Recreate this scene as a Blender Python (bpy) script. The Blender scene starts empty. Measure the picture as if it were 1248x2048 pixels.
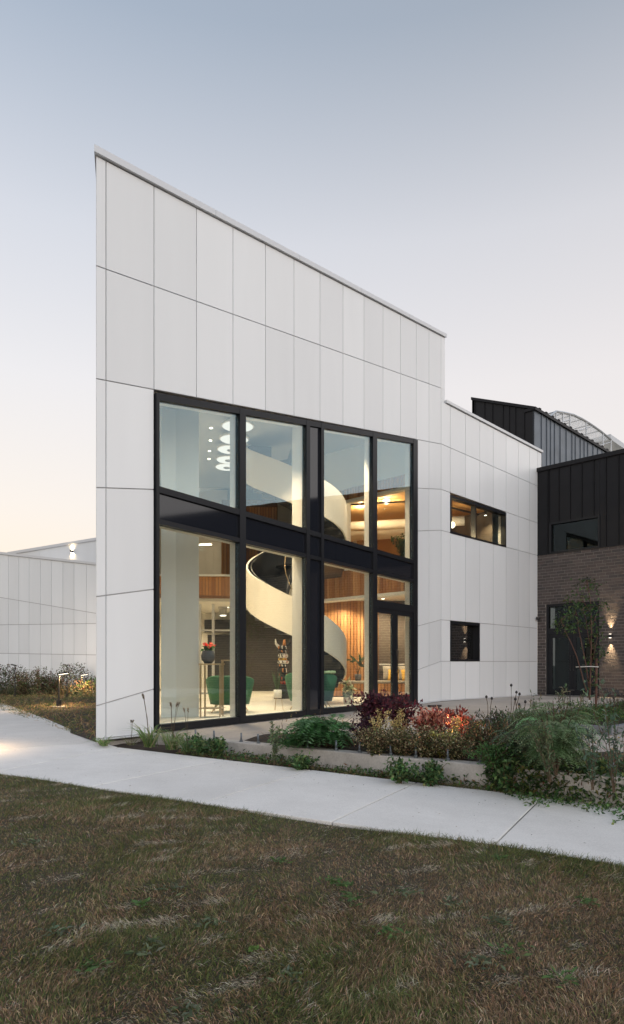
import bpy, math, random
import numpy as np
from mathutils import Vector, Matrix
random.seed(7); rng = np.random.default_rng(7)
R = math.radians
scene = bpy.context.scene
col = scene.collection

# ------------------------------------------------------------------ camera, sky, sun, exposure
F, CX, HY, EYE = 1305.0, 624.0, 1329.0, 1.0          # focal length and horizon in photo pixels, eye height in metres
cd = bpy.data.cameras.new('camera'); cam = bpy.data.objects.new('camera', cd); col.objects.link(cam)
cam.location = (0, 0, EYE); cam.rotation_euler = (R(90), 0, 0)
cd.sensor_fit = 'HORIZONTAL'; cd.sensor_width = 36.0; cd.lens = 36.0 * F / 1248.0
cd.shift_y = (HY - 1024.0) / 1248.0 ; cd.clip_start = 0.05; cd.clip_end = 2000
scene.camera = cam

world = bpy.data.worlds.new('World'); scene.world = world; world.use_nodes = True
wn, wl = world.node_tree.nodes, world.node_tree.links
SUN_EL, SUN_AZ = R(24.0), R(142.0)                    # the broad afterglow stands behind the camera, to its right (azimuth clockwise from +Y)
SUN_DIR = Vector((math.sin(SUN_AZ) * math.cos(SUN_EL), math.cos(SUN_AZ) * math.cos(SUN_EL), math.sin(SUN_EL)))
def wnode(t, **kw):
    n = wn.new(t)
    for k, v in kw.items(): setattr(n, k, v)
    return n
sky = wnode('ShaderNodeTexSky', sky_type='NISHITA', sun_disc=False, sun_elevation=R(2.0), sun_rotation=SUN_AZ, dust_density=2.0)
wtc = wnode('ShaderNodeTexCoord'); wsep = wnode('ShaderNodeSeparateXYZ'); wl.new(wtc.outputs['Generated'], wsep.inputs[0])
def dusk(stops):                                       # dusk sky by height: warm band, pale, grey blue
    r = wnode('ShaderNodeValToRGB'); wl.new(wsep.outputs['Z'], r.inputs[0])
    while len(r.color_ramp.elements) < len(stops): r.color_ramp.elements.new(0.5)
    for e, (p, c) in zip(r.color_ramp.elements, stops): e.position = p; e.color = (*c, 1)
    return r
wra = dusk([(0.0, (.98, .79, .60)), (.12, (.965, .825, .70)), (.22, (.92, .835, .775)), (.38, (.825, .80, .815)), (.54, (.66, .68, .745)), (.70, (.385, .455, .565)), (1.0, (.19, .25, .36))])
wrb = dusk([(0.0, (.92, .78, .69)), (.12, (.90, .825, .765)), (.22, (.87, .815, .79)), (.38, (.83, .785, .785)), (.54, (.665, .66, .695)), (.70, (.355, .395, .46)), (1.0, (.18, .22, .30))])
wmx = wnode('ShaderNodeMapRange'); wl.new(wsep.outputs['X'], wmx.inputs[0]); wmx.inputs['From Min'].default_value = -.40; wmx.inputs['From Max'].default_value = .40
wr = wnode('ShaderNodeMix', data_type='RGBA'); wl.new(wmx.outputs[0], wr.inputs[0]); wl.new(wra.outputs[0], wr.inputs[6]); wl.new(wrb.outputs[0], wr.inputs[7])
wdot = wnode('ShaderNodeVectorMath', operation='DOT_PRODUCT'); wl.new(wtc.outputs['Generated'], wdot.inputs[0]); wdot.inputs[1].default_value = SUN_DIR
wmr = wnode('ShaderNodeMapRange', interpolation_type='SMOOTHSTEP'); wl.new(wdot.outputs['Value'], wmr.inputs[0])
wmr.inputs['From Min'].default_value = 0.0; wmr.inputs['From Max'].default_value = 1.0; wmr.inputs['To Min'].default_value = 1.0; wmr.inputs['To Max'].default_value = 1.5
wsc = wnode('ShaderNodeVectorMath', operation='SCALE'); wl.new(wr.outputs[2], wsc.inputs[0]); wl.new(wmr.outputs[0], wsc.inputs['Scale'])
wadd = wnode('ShaderNodeMix', data_type='RGBA', blend_type='ADD'); wadd.inputs[0].default_value = 0.05
wl.new(wsc.outputs[0], wadd.inputs[6]); wl.new(sky.outputs[0], wadd.inputs[7])
bg = wn['Background']; bg.inputs['Strength'].default_value = 1.0
wl.new(wadd.outputs[2], bg.inputs['Color'])
sl = bpy.data.lights.new('sun', 'SUN'); so = bpy.data.objects.new('sun', sl); col.objects.link(so)
sl.energy = 0.8; sl.angle = R(70); sl.color = (0.86, 0.94, 1.0)
so.rotation_euler = SUN_DIR.to_track_quat('Z', 'Y').to_euler()
scene.view_settings.view_transform = 'Standard'; scene.view_settings.look = 'None'
scene.view_settings.gamma = 1; scene.view_settings.use_curve_mapping = False
scene.view_settings.exposure = 0.0
scene.cycles.use_denoising = True
scene.cycles.max_bounces = 10; scene.cycles.diffuse_bounces = 4; scene.cycles.glossy_bounces = 4
scene.cycles.transparent_max_bounces = 24; scene.cycles.sample_clamp_indirect = 4.0
scene.cycles.caustics_reflective = False; scene.cycles.caustics_refractive = False

# ------------------------------------------------------------------ helpers: survey geometry
def ray(x, y): return ((x - CX) / F, (HY - y) / F)
def at(x, y, Y):                                       # the place at depth Y seen at photo position x, y
    k, m = ray(x, y); return Vector((k * Y, Y, EYE + m * Y))
def ground(x, y, h):                                   # the place on a level plane h
    k, m = ray(x, y); Y = (h - EYE) / m; return Vector((k * Y, Y, h))
class Wall:                                            # an upright plane: origin, direction along it, inward direction
    def __init__(s, o, d, inward):
        L = math.hypot(*d); s.o = o; s.d = (d[0] / L, d[1] / L); s.n = inward
    def s_at(s, x):
        k = (x - CX) / F; return (k * s.o[1] - s.o[0]) / (s.d[0] - k * s.d[1])
    def sh(s, x, y):
        q = s.s_at(x); Y = s.o[1] + s.d[1] * q; return (q, EYE + (HY - y) / F * Y)
    def w(s, q, h, dep=0.0): return Vector((s.o[0] + s.d[0] * q + s.n[0] * dep, s.o[1] + s.d[1] * q + s.n[1] * dep, h))
K = 0.102
Yc = F / (K * (1548 - 192)); C0 = ((192 - CX) / F * Yc, Yc)
MAIN = Wall(C0, (0.7080, 1.0), (-0.8161, 0.5778))
Yf = F / (K * (1548 - 882)); F0 = ((882 - CX) / F * Yf, Yf)
SIDE = Wall(F0, (1.0023, 1.0), (-0.7063, 0.7079))
qe = SIDE.s_at(1075); E0 = (F0[0] + SIDE.d[0] * qe, F0[1] + SIDE.d[1] * qe)
DARK = Wall(E0, (0.7063, -0.7079), (0.7079, 0.7063))
LEFT = Wall((-11.0, 27.6), (0.8674, -0.4977), (0.4977, 0.8674))
def pl(pts):                                           # piecewise linear line in the photo
    xs = [p[0] for p in pts]; ys = [p[1] for p in pts]
    def f(x):
        if x <= xs[0]: i = 0
        elif x >= xs[-1]: i = len(xs) - 2
        else: i = max(j for j in range(len(xs) - 1) if xs[j] <= x)
        t = (x - xs[i]) / (xs[i + 1] - xs[i]); return ys[i] + t * (ys[i + 1] - ys[i])
    return f
def hs(X): return -0.28 - 0.03 * max(-4.5, min(6.0, X))      # the sidewalk falls gently to the right
def on_walk(x, y, dz=0.0):
    p = ground(x, y, -0.28)
    for _ in range(12): p = ground(x, y, hs(p.x) + dz)
    return p

# ------------------------------------------------------------------ helpers: objects
base = {}
def empty(name, loc=(0, 0, 0), rz=0.0, label=None, cat=None, group=None, kind=None):
    o = bpy.data.objects.new(name, None); col.objects.link(o); o.location = loc; o.rotation_euler = (0, 0, rz); o.empty_display_size = 0.1
    base[o.name] = Vector(loc)
    return tag(o, label, cat, group, kind)
def tag(o, label=None, cat=None, group=None, kind=None):
    for k, v in (('label', label), ('category', cat), ('group', group), ('kind', kind)):
        if v: o[k] = v
    return o
class MB:
    def __init__(s): s.v = []; s.f = []
    def add(s, vs, fs):
        n = len(s.v); s.v += [tuple(p) for p in vs]; s.f += [tuple(i + n for i in f) for f in fs]; return s
    def box(s, o, a, b, c):                            # corner and three edge vectors
        o, a, b, c = Vector(o), Vector(a), Vector(b), Vector(c)
        return s.add([o, o + a, o + a + b, o + b, o + c, o + a + c, o + a + b + c, o + b + c],
                     [(0, 3, 2, 1), (4, 5, 6, 7), (0, 1, 5, 4), (1, 2, 6, 5), (2, 3, 7, 6), (3, 0, 4, 7)])
    def cbox(s, c, sx, sy, sz, rz=0.0):                # centred in x, y, standing on c.z
        ca, sa = math.cos(rz), math.sin(rz); a = Vector((ca * sx, sa * sx, 0)); b = Vector((-sa * sy, ca * sy, 0))
        return s.box(Vector(c) - a / 2 - b / 2, a, b, (0, 0, sz))
    def prism(s, pts, off):
        n = len(pts); off = Vector(off); pts = [Vector(p) for p in pts]
        return s.add(pts + [p + off for p in pts], [tuple(range(n - 1, -1, -1)), tuple(range(n, 2 * n))] +
                     [(i, (i + 1) % n, n + (i + 1) % n, n + i) for i in range(n)])
    def tube(s, pts, r, n=8, cap=True):
        pts = [Vector(p) for p in pts]; rs = r if isinstance(r, (list, tuple)) else [r] * len(pts); vs = []; fs = []
        up = Vector((0, 0, 1))
        for i, p in enumerate(pts):
            t = (pts[min(i + 1, len(pts) - 1)] - pts[max(i - 1, 0)]).normalized()
            a = t.cross(up)
            if a.length < 1e-3: a = t.cross(Vector((1, 0, 0)))
            a.normalize(); b = t.cross(a)
            vs += [p + (a * math.cos(2 * math.pi * k / n) + b * math.sin(2 * math.pi * k / n)) * rs[i] for k in range(n)]
        for i in range(len(pts) - 1):
            for k in range(n): fs.append((i * n + k, i * n + (k + 1) % n, (i + 1) * n + (k + 1) % n, (i + 1) * n + k))
        if cap: fs += [tuple(range(n - 1, -1, -1)), tuple(range((len(pts) - 1) * n, len(pts) * n))]
        return s.add(vs, fs)
    def lathe(s, c, prof, n=20):                       # prof: (radius, height) from bottom to top
        c = Vector(c); vs = []; fs = []
        for r, h in prof: vs += [c + Vector((r * math.cos(2 * math.pi * k / n), r * math.sin(2 * math.pi * k / n), h)) for k in range(n)]
        for i in range(len(prof) - 1):
            for k in range(n): fs.append((i * n + k, i * n + (k + 1) % n, (i + 1) * n + (k + 1) % n, (i + 1) * n + k))
        fs += [tuple(range(n - 1, -1, -1)), tuple(range((len(prof) - 1) * n, len(prof) * n))]
        return s.add(vs, fs)
    def build(s, name, m, parent=None, smooth=False, bevel=0.0, world=True, **kw):
        me = bpy.data.meshes.new(name); b = base.get(parent.name, Vector()) if (parent and world) else Vector()
        me.from_pydata([(p[0] - b.x, p[1] - b.y, p[2] - b.z) for p in s.v], [], s.f); me.update()
        o = bpy.data.objects.new(name, me); col.objects.link(o); me.materials.append(m)
        if parent: o.parent = parent; base[o.name] = b
        if smooth: me.polygons.foreach_set('use_smooth', [True] * len(me.polygons))
        if bevel:
            md = o.modifiers.new('bevel', 'BEVEL'); md.width = bevel; md.segments = 2; md.limit_method = 'ANGLE'
        return tag(o, kw.get('label'), kw.get('cat'), kw.get('group'), kw.get('kind'))
def copy_tree(o, parent=None):
    c = o.copy(); col.objects.link(c)
    if parent is not None: c.parent = parent
    for ch in [k for k in col.objects if k.parent is o]: copy_tree(ch, c)
    return c

# ------------------------------------------------------------------ materials
def nodes(name):
    m = bpy.data.materials.new(name); m.use_nodes = True; return m, m.node_tree.nodes, m.node_tree.links
def mat(name, c, rough=0.6, metal=0.0, var=0.0, scale=3.0, bump=0.0, bscale=60.0, spec=0.5, stretch=None, c2=None, detail=6.0):
    m, n, l = nodes(name); p = n['Principled BSDF']
    p.inputs['Base Color'].default_value = (*c, 1); p.inputs['Roughness'].default_value = rough
    p.inputs['Metallic'].default_value = metal; p.inputs['Specular IOR Level'].default_value = spec
    if var or bump or c2:
        tc = n.new('ShaderNodeTexCoord'); mp = n.new('ShaderNodeMapping'); l.new(tc.outputs['Object'], mp.inputs[0])
        if stretch: mp.inputs['Scale'].default_value = stretch
    if var or c2:
        t = n.new('ShaderNodeTexNoise'); t.inputs['Scale'].default_value = scale; t.inputs['Detail'].default_value = detail; t.inputs['Roughness'].default_value = 0.65
        l.new(mp.outputs[0], t.inputs['Vector']); r = n.new('ShaderNodeValToRGB'); l.new(t.outputs['Fac'], r.inputs[0])
        r.color_ramp.elements[0].position = 0.3; r.color_ramp.elements[1].position = 0.7
        lo = c2 if c2 else [x * (1 - var) for x in c]; hi = c if c2 else [min(1, x * (1 + var)) for x in c]
        r.color_ramp.elements[0].color = (*lo, 1); r.color_ramp.elements[1].color = (*hi, 1); l.new(r.outputs[0], p.inputs['Base Color'])
    if bump:
        t2 = n.new('ShaderNodeTexNoise'); t2.inputs['Scale'].default_value = bscale; t2.inputs['Detail'].default_value = 8
        l.new(mp.outputs[0], t2.inputs['Vector']); b = n.new('ShaderNodeBump'); b.inputs['Strength'].default_value = bump; b.inputs['Distance'].default_value = 0.01
        l.new(t2.outputs['Fac'], b.inputs['Height']); l.new(b.outputs[0], p.inputs['Normal'])
    return m
def emit(name, c, s):
    m, n, l = nodes(name); n.remove(n['Principled BSDF']); e = n.new('ShaderNodeEmission'); e.inputs[0].default_value = (*c, 1); e.inputs[1].default_value = s
    l.new(e.outputs[0], n['Material Output'].inputs[0]); return m
def glass(name, tint=(0.93, 0.96, 0.95), refl=(0.66, 0.89, 1.0), r0=0.12, r1=0.75):
    m, n, l = nodes(name); n.remove(n['Principled BSDF'])
    lw = n.new('ShaderNodeLayerWeight'); lw.inputs[0].default_value = 0.5
    pw = n.new('ShaderNodeMath'); pw.operation = 'POWER'; pw.inputs[1].default_value = 3.2; l.new(lw.outputs['Facing'], pw.inputs[0])
    ma = n.new('ShaderNodeMath'); ma.operation = 'MULTIPLY_ADD'; ma.inputs[1].default_value = r1; ma.inputs[2].default_value = r0; l.new(pw.outputs[0], ma.inputs[0])
    t = n.new('ShaderNodeBsdfTransparent'); t.inputs[0].default_value = (*tint, 1)
    g = n.new('ShaderNodeBsdfGlossy'); g.inputs[0].default_value = (*refl, 1); g.inputs['Roughness'].default_value = 0.003
    tc = n.new('ShaderNodeTexCoord'); nz = n.new('ShaderNodeTexNoise'); nz.inputs['Scale'].default_value = 0.9; nz.inputs['Detail'].default_value = 1.0; l.new(tc.outputs['Object'], nz.inputs['Vector'])
    bp = n.new('ShaderNodeBump'); bp.inputs['Strength'].default_value = 0.10; bp.inputs['Distance'].default_value = 0.02; l.new(nz.outputs['Fac'], bp.inputs['Height']); l.new(bp.outputs[0], g.inputs['Normal'])
    mx = n.new('ShaderNodeMixShader'); l.new(ma.outputs[0], mx.inputs[0]); l.new(t.outputs[0], mx.inputs[1]); l.new(g.outputs[0], mx.inputs[2])
    l.new(mx.outputs[0], n['Material Output'].inputs[0]); return m
def leaf_mat(name, trans=0.3, rough=0.55):
    m, n, l = nodes(name); p = n['Principled BSDF']; a = n.new('ShaderNodeAttribute'); a.attribute_name = 'Col'
    p.inputs['Roughness'].default_value = rough; p.inputs['Specular IOR Level'].default_value = 0.3; l.new(a.outputs['Color'], p.inputs['Base Color'])
    t = n.new('ShaderNodeBsdfTranslucent'); l.new(a.outputs['Color'], t.inputs[0]); mx = n.new('ShaderNodeMixShader'); mx.inputs[0].default_value = trans
    l.new(p.outputs[0], mx.inputs[1]); l.new(t.outputs[0], mx.inputs[2]); l.new(mx.outputs[0], n['Material Output'].inputs[0]); return m
def panel_mat(name, c, rough=0.36):                    # painted sheet: each panel a shade of its own, faint oil-canning
    m, n, l = nodes(name); p = n['Principled BSDF']; p.inputs['Roughness'].default_value = rough; p.inputs['Specular IOR Level'].default_value = 1.0
    oi = n.new('ShaderNodeObjectInfo'); mr = n.new('ShaderNodeMapRange'); mr.inputs['To Min'].default_value = 0.94; mr.inputs['To Max'].default_value = 1.03
    l.new(oi.outputs['Random'], mr.inputs[0])
    tc = n.new('ShaderNodeTexCoord'); t = n.new('ShaderNodeTexNoise'); t.inputs['Scale'].default_value = 0.9; t.inputs['Detail'].default_value = 5; l.new(tc.outputs['Object'], t.inputs['Vector'])
    m2 = n.new('ShaderNodeMapRange'); m2.inputs['From Min'].default_value = 0.3; m2.inputs['From Max'].default_value = 0.7; m2.inputs['To Min'].default_value = 0.985; m2.inputs['To Max'].default_value = 1.02
    mpp = n.new('ShaderNodeMapping'); mpp.inputs['Scale'].default_value = (2.2, 2.2, .35); l.new(tc.outputs['Object'], mpp.inputs[0]); l.new(mpp.outputs[0], t.inputs['Vector']); l.new(t.outputs['Fac'], m2.inputs[0])
    mu = n.new('ShaderNodeMath'); mu.operation = 'MULTIPLY'; l.new(mr.outputs[0], mu.inputs[0]); l.new(m2.outputs[0], mu.inputs[1])
    vm = n.new('ShaderNodeVectorMath'); vm.operation = 'SCALE'; vm.inputs[0].default_value = c; l.new(mu.outputs[0], vm.inputs['Scale']); l.new(vm.outputs[0], p.inputs['Base Color'])
    b = n.new('ShaderNodeBump'); b.inputs['Strength'].default_value = 0.06; b.inputs['Distance'].default_value = 0.05
    t3 = n.new('ShaderNodeTexNoise'); t3.inputs['Scale'].default_value = 1.6; l.new(tc.outputs['Object'], t3.inputs['Vector']); l.new(t3.outputs['Fac'], b.inputs['Height']); l.new(b.outputs[0], p.inputs['Normal'])
    return m
def tone_mat(name, ramp, rough=0.7, scale=8.0, stretch=(1, 1, 1), bump=0.1):   # each object or piece its own tone out of a ramp, grain on top
    m, n, l = nodes(name); p = n['Principled BSDF']; p.inputs['Roughness'].default_value = rough
    ge = n.new('ShaderNodeNewGeometry'); oi = n.new('ShaderNodeObjectInfo'); ad = n.new('ShaderNodeMath'); l.new(ge.outputs['Random Per Island'], ad.inputs[0]); l.new(oi.outputs['Random'], ad.inputs[1])
    fr = n.new('ShaderNodeMath'); fr.operation = 'FRACT'; l.new(ad.outputs[0], fr.inputs[0])
    r = n.new('ShaderNodeValToRGB'); l.new(fr.outputs[0], r.inputs[0])
    while len(r.color_ramp.elements) < len(ramp): r.color_ramp.elements.new(0.5)
    for i, c in enumerate(ramp): r.color_ramp.elements[i].position = i / (len(ramp) - 1); r.color_ramp.elements[i].color = (*c, 1)
    tc = n.new('ShaderNodeTexCoord'); mp = n.new('ShaderNodeMapping'); mp.inputs['Scale'].default_value = stretch; l.new(tc.outputs['Object'], mp.inputs[0])
    t = n.new('ShaderNodeTexNoise'); t.inputs['Scale'].default_value = scale; t.inputs['Detail'].default_value = 7; l.new(mp.outputs[0], t.inputs['Vector'])
    mr = n.new('ShaderNodeMapRange'); mr.inputs['To Min'].default_value = 0.7; mr.inputs['To Max'].default_value = 1.3; l.new(t.outputs['Fac'], mr.inputs[0])
    vm = n.new('ShaderNodeVectorMath'); vm.operation = 'SCALE'; l.new(r.outputs[0], vm.inputs[0]); l.new(mr.outputs[0], vm.inputs['Scale']); l.new(vm.outputs[0], p.inputs['Base Color'])
    if bump:
        b = n.new('ShaderNodeBump'); b.inputs['Strength'].default_value = bump; b.inputs['Distance'].default_value = 0.01; l.new(t.outputs['Fac'], b.inputs['Height']); l.new(b.outputs[0], p.inputs['Normal'])
    return m
def concrete(name, c, stain, s1=0.8, fine=90):
    m, n, l = nodes(name); p = n['Principled BSDF']; p.inputs['Roughness'].default_value = 0.85
    tc = n.new('ShaderNodeTexCoord')
    t = n.new('ShaderNodeTexNoise'); t.inputs['Scale'].default_value = s1; t.inputs['Detail'].default_value = 9; t.inputs['Roughness'].default_value = 0.7; l.new(tc.outputs['Object'], t.inputs['Vector'])
    r = n.new('ShaderNodeValToRGB'); l.new(t.outputs['Fac'], r.inputs[0]); r.color_ramp.elements[0].position = 0.28; r.color_ramp.elements[1].position = 0.62
    r.color_ramp.elements[0].color = (*stain, 1); r.color_ramp.elements[1].color = (*c, 1)
    t2 = n.new('ShaderNodeTexNoise'); t2.inputs['Scale'].default_value = fine; t2.inputs['Detail'].default_value = 6; l.new(tc.outputs['Object'], t2.inputs['Vector'])
    mr = n.new('ShaderNodeMapRange'); mr.inputs['From Min'].default_value = 0.3; mr.inputs['From Max'].default_value = 0.7; mr.inputs['To Min'].default_value = 0.88; mr.inputs['To Max'].default_value = 1.08; l.new(t2.outputs['Fac'], mr.inputs[0])
    t3 = n.new('ShaderNodeTexVoronoi'); t3.inputs['Scale'].default_value = 14; l.new(tc.outputs['Object'], t3.inputs['Vector'])
    sp = n.new('ShaderNodeMapRange'); sp.inputs['From Min'].default_value = 0.02; sp.inputs['From Max'].default_value = 0.09; sp.inputs['To Min'].default_value = 0.86; l.new(t3.outputs['Distance'], sp.inputs[0])
    oi = n.new('ShaderNodeObjectInfo'); om = n.new('ShaderNodeMapRange'); om.inputs['To Min'].default_value = 0.93; om.inputs['To Max'].default_value = 1.04; l.new(oi.outputs['Random'], om.inputs[0])
    a = n.new('ShaderNodeMath'); a.operation = 'MULTIPLY'; l.new(mr.outputs[0], a.inputs[0]); l.new(om.outputs[0], a.inputs[1])
    a2 = n.new('ShaderNodeMath'); a2.operation = 'MULTIPLY'; l.new(a.outputs[0], a2.inputs[0]); l.new(sp.outputs[0], a2.inputs[1])
    vm = n.new('ShaderNodeVectorMath'); vm.operation = 'SCALE'; l.new(r.outputs[0], vm.inputs[0]); l.new(a2.outputs[0], vm.inputs['Scale']); l.new(vm.outputs[0], p.inputs['Base Color'])
    b = n.new('ShaderNodeBump'); b.inputs['Strength'].default_value = 0.25; b.inputs['Distance'].default_value = 0.004; l.new(t2.outputs['Fac'], b.inputs['Height']); l.new(b.outputs[0], p.inputs['Normal'])
    return m
M = dict(
    white=panel_mat('white_panel_paint', (0.80, 0.82, 0.83)), backing=mat('joint_backing', (0.46, 0.46, 0.47), 0.8),
    coping=mat('coping_metal', (0.66, 0.675, 0.695), 0.4, 0.2), black=mat('black_anodised', (0.010, 0.011, 0.014), 0.42, 0.0, var=0.15, scale=2, spec=0.3),
    cream=mat('cream_plaster', (0.78, 0.75, 0.68), 0.7, var=0.02), plaster=mat('white_plaster', (0.78, 0.79, 0.77), 0.75, var=0.02),
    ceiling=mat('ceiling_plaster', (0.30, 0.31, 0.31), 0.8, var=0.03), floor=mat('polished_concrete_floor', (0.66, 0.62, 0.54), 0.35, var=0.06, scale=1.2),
    glass=glass('window_glass'), darkglass=glass('dark_window_glass', (0.30, 0.33, 0.34), (0.80, 0.95, 1.0), 0.035, 0.40), mirrorglass=glass('reflective_window_glass', (0.35, 0.38, 0.38), (0.95, 0.97, 1.0), 0.28, 0.6),
    spandrel=mat('spandrel_glass', (0.012, 0.014, 0.02), 0.06, spec=0.8), darkwall=mat('dark_stone_wall', (0.035, 0.028, 0.022), 0.6, var=0.3, scale=2, bump=0.15, bscale=12),
    wood=tone_mat('cedar_slats', [(0.28, 0.11, 0.034), (0.44, 0.21, 0.07), (0.35, 0.145, 0.046), (0.54, 0.29, 0.12), (0.24, 0.095, 0.032)], 0.55, 3.0, (14, 14, 0.9), 0.05),
    woodwall=mat('cedar_board', (0.16, 0.075, 0.03), 0.55, var=0.25, scale=3, stretch=(14, 14, 0.9)),
    ribbon=mat('painted_steel_balustrade', (0.80, 0.74, 0.63), 0.5, var=0.015), dark=mat('dark_steel', (0.022, 0.02, 0.019), 0.45),
    steel=mat('brushed_steel', (0.52, 0.52, 0.52), 0.35, 0.9), gold=mat('brass_tube', (0.46, 0.34, 0.20), 0.35, 0.8),
    brick=tone_mat('dark_brick', [(0.062, 0.050, 0.047), (0.086, 0.068, 0.063), (0.052, 0.046, 0.046), (0.104, 0.082, 0.074), (0.072, 0.060, 0.058)], 0.8, 30, (1, 1, 1), 0.35),
    mortar=mat('mortar', (0.25, 0.225, 0.205), 0.9, var=0.15, scale=12, bump=0.3), seam=mat('black_standing_seam', (0.011, 0.011, 0.013), 0.5, 0.0, var=0.15, scale=1.5, spec=0.25),
    seam_lit=mat('lit_standing_seam', (0.135, 0.16, 0.19), 0.42, 0.35, var=0.2, scale=1.2),  # bluish light on the tower's right face, put into the metal colour
    walk=concrete('sidewalk_concrete', (0.80, 0.77, 0.735), (0.68, 0.65, 0.615), 1.1), patio=concrete('patio_concrete', (0.47, 0.415, 0.365), (0.34, 0.30, 0.265), 0.6, 60),
    curb=concrete('curb_concrete', (0.52, 0.485, 0.445), (0.34, 0.315, 0.28), 2.5, 50), joint=mat('dark_joint_filler', (0.14, 0.13, 0.12), 0.95),  # joint: dark filler between the slabs
    soil=mat('soil', (0.055, 0.036, 0.024), 0.95, c2=(0.025, 0.018, 0.013), scale=14, bump=0.9, bscale=40), bluestone=mat('bluestone', (0.17, 0.175, 0.19), 0.7, var=0.12, scale=6, bump=0.15),
    thatch=mat('lawn_thatch', (0.075, 0.058, 0.038), 0.95, c2=(0.03, 0.028, 0.017), scale=3.5, bump=0.8, bscale=70),
    field=mat('far_grass', (0.075, 0.07, 0.035), 0.95, c2=(0.045, 0.05, 0.022), scale=1.2, bump=0.6, bscale=30),
    leaf=leaf_mat('leaf', 0.4), grass=leaf_mat('grass_blade', 0.15, 0.7), stem=mat('stem', (0.085, 0.055, 0.03), 0.8, var=0.2, scale=20), redbark=mat('reddish_bark', (0.12, 0.058, 0.042), 0.7, var=0.3, scale=25),
    whitebark=mat('tree_guard', (0.62, 0.60, 0.56), 0.7, var=0.1), green=mat('green_velvet', (0.030, 0.115, 0.058), 0.75, var=0.2, scale=5), greenlight=mat('green_fleece', (0.30, 0.42, 0.22), 0.95, var=0.3, scale=60, bump=0.6),
    pot=mat('grey_pot', (0.11, 0.11, 0.115), 0.5), potlight=mat('stone_pot', (0.36, 0.33, 0.28), 0.7), whitepot=mat('white_pot', (0.75, 0.73, 0.68), 0.4),
    cushion=mat('grey_cushion', (0.30, 0.27, 0.23), 0.9, var=0.1, scale=40), yellow=mat('ochre_pillow', (0.62, 0.36, 0.06), 0.85, var=0.1, scale=30),
    lampglow=emit('lamp_glow', (1.0, 0.88, 0.70), 9.0), discglow=emit('disc_glow', (1.0, 0.92, 0.80), 1.15), globe=emit('globe_glow', (1.0, 0.84, 0.60), 5.0),
    warmceil=mat('timber_ceiling', (0.58, 0.35, 0.14), 0.7, var=0.12, scale=2), greenframe=mat('greenhouse_aluminium', (0.52, 0.55, 0.58), 0.4, 0.4),
    brownwall=mat('brown_panel', (0.085, 0.065, 0.050), 0.6, var=0.1), galv=mat('galvanised_bolt', (0.16, 0.18, 0.20), 0.5, 0.6), beige=mat('beige_wall', (0.48, 0.43, 0.36), 0.8, var=0.04),
)
def greenhouse_glass():
    m, n, l = nodes('greenhouse_glazing'); p = n['Principled BSDF']; p.inputs['Base Color'].default_value = (0.88, 0.89, 0.89, 1); p.inputs['Roughness'].default_value = 0.25
    t = n.new('ShaderNodeBsdfTranslucent'); t.inputs[0].default_value = (0.94, 0.93, 0.91, 1); tr = n.new('ShaderNodeBsdfTransparent')
    a = n.new('ShaderNodeMixShader'); a.inputs[0].default_value = 0.6; l.new(p.outputs[0], a.inputs[1]); l.new(t.outputs[0], a.inputs[2])
    b = n.new('ShaderNodeMixShader'); b.inputs[0].default_value = 0.72; l.new(a.outputs[0], b.inputs[1]); l.new(tr.outputs[0], b.inputs[2]); l.new(b.outputs[0], n['Material Output'].inputs[0]); return m
M['ghglass'] = greenhouse_glass()

# ------------------------------------------------------------------ facade machinery
def cell(wall, x0, x1, top, bot):                      # a panel field between two joints and two lines of the photo
    return [wall.sh(x0, bot(x0)), wall.sh(x1, bot(x1)), wall.sh(x1, top(x1)), wall.sh(x0, top(x0))]
def shrink(c, g):
    (a, b, cc, d) = c
    def lin(p, q, s): return p[1] + (q[1] - p[1]) * (s - p[0]) / (q[0] - p[0])
    s0, s1 = a[0] + g, b[0] - g
    return [(s0, lin(a, b, s0) + g), (s1, lin(a, b, s1) + g), (s1, lin(d, cc, s1) - g), (s0, lin(d, cc, s0) - g)]
FLK = (-0.302, 0.953); MIT = (FLK[0] * MAIN.d[0] + FLK[1] * MAIN.d[1]) / (FLK[0] * MAIN.n[0] + FLK[1] * MAIN.n[1])
def wprism(mb, wall, pts, d0, d1):                     # polygon on a wall plane pushed in; its edge at the sharp left corner is mitred
    fr, bk = [], []
    for s, h in pts:
        k = MIT if (wall is MAIN and s < 0.06) else 0.0
        fr.append(wall.w(s + k * max(d0, -.06), h, d0)); bk.append(wall.w(max(s, MIT * d1 + .002 * (s > .06)) if wall is MAIN and s < .5 else s, h, d1))
    n = len(fr); mb.add(fr + bk, [tuple(range(n - 1, -1, -1)), tuple(range(n, 2 * n))] + [(i, (i + 1) % n, n + (i + 1) % n, n + i) for i in range(n)]); return mb
def clad(wall, cells, root, m, gap=0.009, thick=0.022, depth=0.30, back='wall', backm=None):
    wb = MB()
    for c in cells:
        q = shrink(c, gap)
        wprism(MB(), wall, q, 0.0, thick).build('panel', m, root)
        wprism(wb, wall, c, thick + 0.002, depth)
    return wb.build(back, backm or M['backing'], root)
def bar(mb, wall, s0, s1, h0, h1, d0, d1, h0b=None, h1b=None):  # a bar on a wall plane; optional other heights at its far end
    h0b = h0 if h0b is None else h0b; h1b = h1 if h1b is None else h1b
    return wprism(mb, wall, [(s0, h0), (s1, h0b), (s1, h1b), (s0, h1)], d0, d1)

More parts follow.
